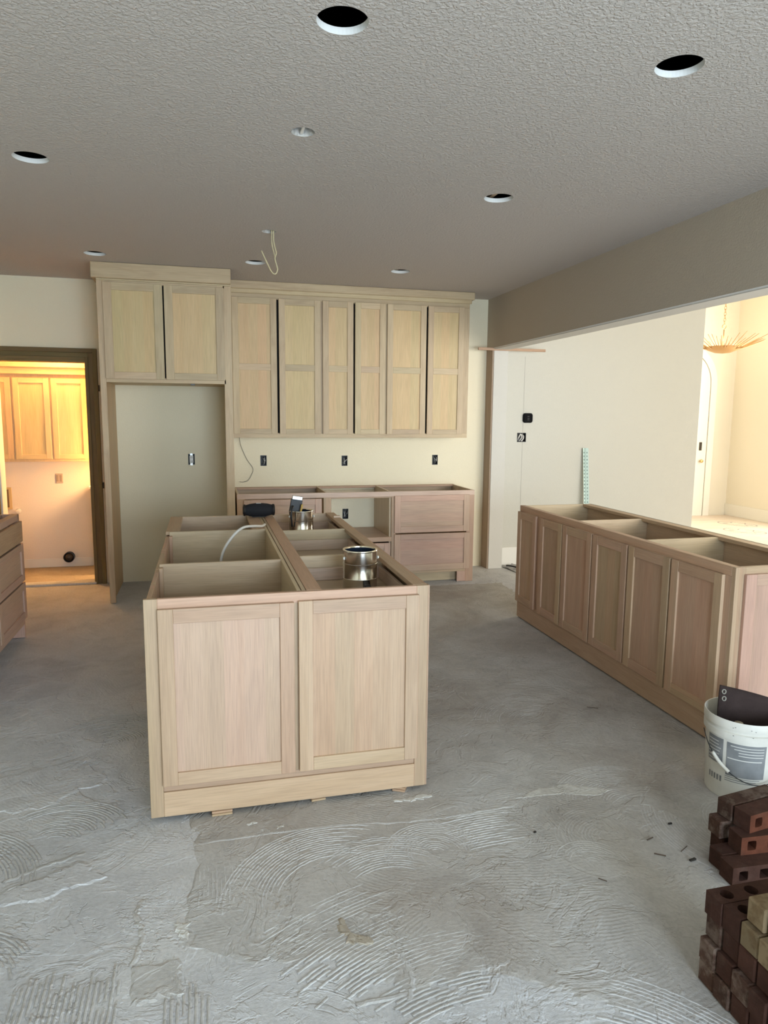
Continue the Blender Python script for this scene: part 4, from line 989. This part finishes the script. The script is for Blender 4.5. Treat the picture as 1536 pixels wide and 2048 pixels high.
# dark sheet standing in the bucket
sh = root('rubber_sheet', (2.44, -0.28, 0.05), 'dark purplish rubber sheet with a buckle standing in the bucket', 'sheet')
gv, gf = [], []
nu, nv = 12, 10
def sheetp(u, v):   # u along the top edge, v down
    tl = Vector((2.331, -0.262, 0.462)); trr = Vector((2.60, -0.36, 0.392)); bl = Vector((2.352, -0.285, 0.10)); brr = Vector((2.52, -0.36, 0.06))
    p = tl.lerp(trr, u).lerp(bl.lerp(brr, u), v)
    return p + Vector((0.25, 0.9, 0)).normalized() * (0.018 * math.sin(math.pi * u) + 0.014 * math.sin(math.pi * v)) + Vector((-0.012 * math.sin(math.pi * v) * (1 - u), 0, 0))
for j in range(nv + 1):
    for i in range(nu + 1): gv.append(tuple(sheetp(i / nu, j / nv)))
for j in range(nv):
    for i in range(nu): gf.append((j * (nu + 1) + i, j * (nu + 1) + i + 1, (j + 1) * (nu + 1) + i + 1, (j + 1) * (nu + 1) + i))
so = mesh('panel', gv, gf, M_leather, sh, smooth=True)
sm = so.modifiers.new('thick', 'SOLIDIFY'); sm.thickness = 0.006
for (u, v, r_) in ((0.06, 0.07, 0.009), (0.075, 0.155, 0.009)):
    p = sheetp(u, v) + Vector((-0.02, -0.9, 0.1)).normalized() * 0.008
    e = lathe('buckle', [(r_ + 0.0025 * math.cos(2 * math.pi * i / 6), 0.0025 * math.sin(2 * math.pi * i / 6)) for i in range(6)], tuple(p), M_zinc, sh, seg=16, closed=True)
    e.rotation_euler = (math.radians(80), 0, 0)
tg = root('tool_handle', (2.36, -0.33, 0.09), 'pale rounded tool handle end sticking up inside the bucket', 'tool')
tube('grip', [(2.41, -0.27, 0.06), (2.372, -0.335, 0.26), (2.368, -0.345, 0.325)], 0.017, plain('grip_tan', (0.42, 0.36, 0.27), 0.6), tg, seg=12)
tube('shaft', [(2.43, -0.24, 0.03), (2.405, -0.28, 0.08)], 0.008, M_zinc, tg, seg=8)

# ------------------------------------------------------------------ bricks
BL, BW, BH = 0.244, 0.0605, 0.067
def cored_mesh(mat, square=False, BW=BW, core=None):
    n = 12; hr = 0.019
    xs = [-BL / 2, -0.105, -0.055, -0.025, 0.025, 0.055, 0.105, BL / 2]
    ys = [-BW / 2, -0.025, 0.025, BW / 2]
    bm = bmesh.new()
    def vert(x, y, z): return bm.verts.new((x, y, z))
    for zz in (-BH / 2, BH / 2):
        for i in range(7):
            for j in range(3):
                x0, x1, y0, y1 = xs[i], xs[i + 1], ys[j], ys[j + 1]
                if j == 1 and i in (1, 3, 5):
                    cx, cy = (x0 + x1) / 2, (y0 + y1) / 2; hx, hy = (x1 - x0) / 2, (y1 - y0) / 2
                    o_, n_ = [], []
                    for k_ in range(n):
                        a = 2 * math.pi * (k_ + 0.5) / n; c, s = math.cos(a), math.sin(a); q = max(abs(c), abs(s))
                        o_.append(vert(cx + hx * c / q, cy + hy * s / q, zz))
                        rr = hr if not square else min(hr / q * 0.92, hr * 1.2)
                        n_.append(vert(cx + rr * c, cy + rr * s, zz))
                    for k_ in range(n):
                        l = (k_ + 1) % n; bm.faces.new((o_[k_], o_[l], n_[l], n_[k_]))
                    # fill the square's corners
                    for (sx, sy) in ((1, 1), (-1, 1), (-1, -1), (1, -1)):
                        cnr = vert(cx + sx * hx, cy + sy * hy, zz)
                        nb = sorted(o_, key=lambda v: (v.co - cnr.co).length)[:2]
                        bm.faces.new((cnr, nb[0], nb[1]))
                else:
                    bm.faces.new([vert(x0, y0, zz), vert(x1, y0, zz), vert(x1, y1, zz), vert(x0, y1, zz)])
    for i in (1, 3, 5):
        cx, cy = (xs[i] + xs[i + 1]) / 2, 0.0
        ring = []
        for zz in (-BH / 2, BH / 2):
            r_ = []
            for k_ in range(n):
                a = 2 * math.pi * (k_ + 0.5) / n; c, s = math.cos(a), math.sin(a); q = max(abs(c), abs(s))
                rr = hr if not square else min(hr / q * 0.92, hr * 1.2)
                r_.append(vert(cx + rr * c, cy + rr * s, zz))
            ring.append(r_)
        for k_ in range(n):
            l = (k_ + 1) % n; bm.faces.new((ring[0][k_], ring[0][l], ring[1][l], ring[1][k_]))
    a, b_ = BL / 2, BW / 2
    for q in (((-a, -b_), (a, -b_)), ((a, -b_), (a, b_)), ((a, b_), (-a, b_)), ((-a, b_), (-a, -b_))):
        bm.faces.new([vert(q[0][0], q[0][1], -BH / 2), vert(q[1][0], q[1][1], -BH / 2), vert(q[1][0], q[1][1], BH / 2), vert(q[0][0], q[0][1], BH / 2)])
    bmesh.ops.remove_doubles(bm, verts=bm.verts[:], dist=1e-5)
    bmesh.ops.recalc_face_normals(bm, faces=bm.faces[:])
    me = bpy.data.meshes.new('cored_brick'); bm.to_mesh(me); bm.free(); me.materials.append(mat)
    if core:
        me.materials.append(core)
        for p in me.polygons:
            if abs(p.normal.z) > 0.9 or math.hypot(p.center.x, p.center.y) < 0.1 and abs(p.center.y) < 0.024: p.material_index = 1
    return me
CM = cored_mesh(M_brick); CMs = cored_mesh(M_brick, True, 0.066); CMr = cored_mesh(M_brick, True, 0.066, M_brickr)
def brick(me, x, y, z, rot, label, group):
    o = link('brick', me, (x, y, z)); o.rotation_euler = rot
    return tag(o, label, 'brick', group)
random.seed(17)
solid = {k_: boxmesh(BL, 0.0605, BH, mt_, 0.004) for k_, mt_ in (('b', M_brick), ('m', M_brickm), ('t', M_brickt))}
rows = ['bottom', 'second', 'third', 'fourth', 'fifth', 'sixth']
cols = ['first', 'second', 'third', 'fourth', 'fifth', 'sixth', 'seventh', 'eighth']
plan = ['mmmc', 'mbbc', 'bmbtT', 'bbbtt', 'bbmbtt', 'bbmttt', 'bmbttb', 'bbbmtt']
desc = {'b': 'dark brown brick', 'm': 'mortar-smeared brown brick', 't': 'tan mortar-coated brick', 'T': 'tan brick with thick mortar', 'c': 'brown cored brick'}
for ci, cl in enumerate(plan):
    yc = -1.187 - 0.0625 * ci
    z = 0.003
    for ri, kd in enumerate(cl):
        dx = [0.0, 0.0, 0.012, 0.010, 0.034, 0.03][ri] + random.uniform(-0.004, 0.006)
        hgt = BH + (0.003 if kd != 'T' else 0.006)
        me = {'c': CM, 'T': solid['t']}.get(kd, solid.get(kd))
        where = 'top' if ri == len(cl) - 1 else rows[ri]
        brick(me, 1.560 + BL / 2 + dx, yc + random.uniform(-.001, .001), z + BH / 2, (0, 0, random.uniform(-.008, .008) if kd != 'c' else 0.0),
              '%s, %s row, %s column from the bucket in near stack' % (desc[kd], where, cols[ci]), 'bricks in the near stack')
        z += hgt - 0.002
tag(tube('wood_stick', [(1.660, -1.335, 0.420), (1.78, -1.38, 0.424), (1.95, -1.45, 0.428)], 0.011, wood('lath', 'x'), seg=8, sub=0), 'pale stick lying on top of the near brick stack', 'stick')
random.seed(4)
QX = math.radians(90)
SF = {k_: boxmesh(BL, 0.066, 0.066, mt_, 0.004) for k_, mt_ in (('b', M_brick), ('m', M_brickm))}
far = [  # mesh, x0 (left end), y of the left end, z row, rot, label
    (SF['b'], 2.030, -0.655, 0, (0, 0, 0.03), 'dark brick at the bottom back of the far pile beside the bucket'),
    (SF['b'], 1.955, -0.740, 0, (0, 0, 0.0), 'dark brick in the middle of the far pile bottom row'),
    (CMs, 1.943, -0.811, 0, (QX, 0, -0.05), 'dark brick on its side with holes facing out at the far pile foot'),
    (SF['m'], 2.010, -0.660, 1, (0, 0, -0.02), 'smeared brick jutting out left in the second row of the far pile'),
    (CMr, 2.018, -0.757, 1, (QX, 0, -0.06), 'brick on its side showing a red face, below the topmost far bricks'),
    (SF['m'], 2.042, -0.668, 2, (0, 0, 0.15), 'topmost brown brick of the far pile nearest the bucket'),
    (CMr, 2.055, -0.742, 2, (QX, 0, 0.15), 'topmost red-faced brick with square holes on the far pile'),
    (SF['b'], 2.290, -0.690, 0, (0, 0, 0.04), 'dark brick at the right of the bottom row in the far pile'),
    (SF['b'], 2.285, -0.680, 1, (0, 0, 0.02), 'dark brick at the right of the second row in the far pile'),
]
for (me, x0, y, rz_, rot, lb) in far:
    brick(me, x0 + BL / 2 * math.cos(rot[2]), y + BL / 2 * math.sin(rot[2]), 0.003 + 0.033 + 0.0668 * rz_, rot, lb, 'bricks in the far pile')

# ------------------------------------------------------------------ bits of debris on the floor
random.seed(9)
M_bit = plain('debris_dark', (0.03, 0.025, 0.02), 0.8); M_twig = plain('debris_twig', (0.10, 0.07, 0.05), 0.8)
bits = [(1.905, -0.690, 0.028, 0.010, M_bit, 'black scrap on the floor left of the far brick pile', 0.2),
        (1.809, -0.636, 0.040, 0.004, M_twig, 'dark splinter on the floor nearest the far brick pile', -0.6),
        (1.833, -0.541, 0.034, 0.004, M_twig, 'short splinter on the floor in front of the bucket', 0.3),
        (1.529, -0.713, 0.030, 0.003, M_twig, 'thin splinter on the floor in front of the brick stacks', -0.8),
        (1.918, -0.625, 0.050, 0.003, M_twig, 'long thin twig on the floor beside the far brick pile', 0.5),
        (1.970, -0.472, 0.016, 0.006, M_bit, 'tiny dark crumb on the floor near the bucket', 0.0),
        (1.427, -0.402, 0.010, 0.008, M_bit, 'tiny dark crumb on the floor right of the island front', 0.4),
        (2.26, 0.60, 0.06, 0.003, M_twig, 'thin twig on the floor before the bar cabinet doors', -0.5)]
for (x, y, l_, w_, mt_, lb, rz_) in bits:
    o = box('debris_scrap', x - l_ / 2, x + l_ / 2, y - w_ / 2, y + w_ / 2, 0.0035, 0.0035 + min(w_, 0.006), mt_, bev=0.001)
    o.rotation_euler = (0, 0, rz_); tag(o, lb, 'debris')
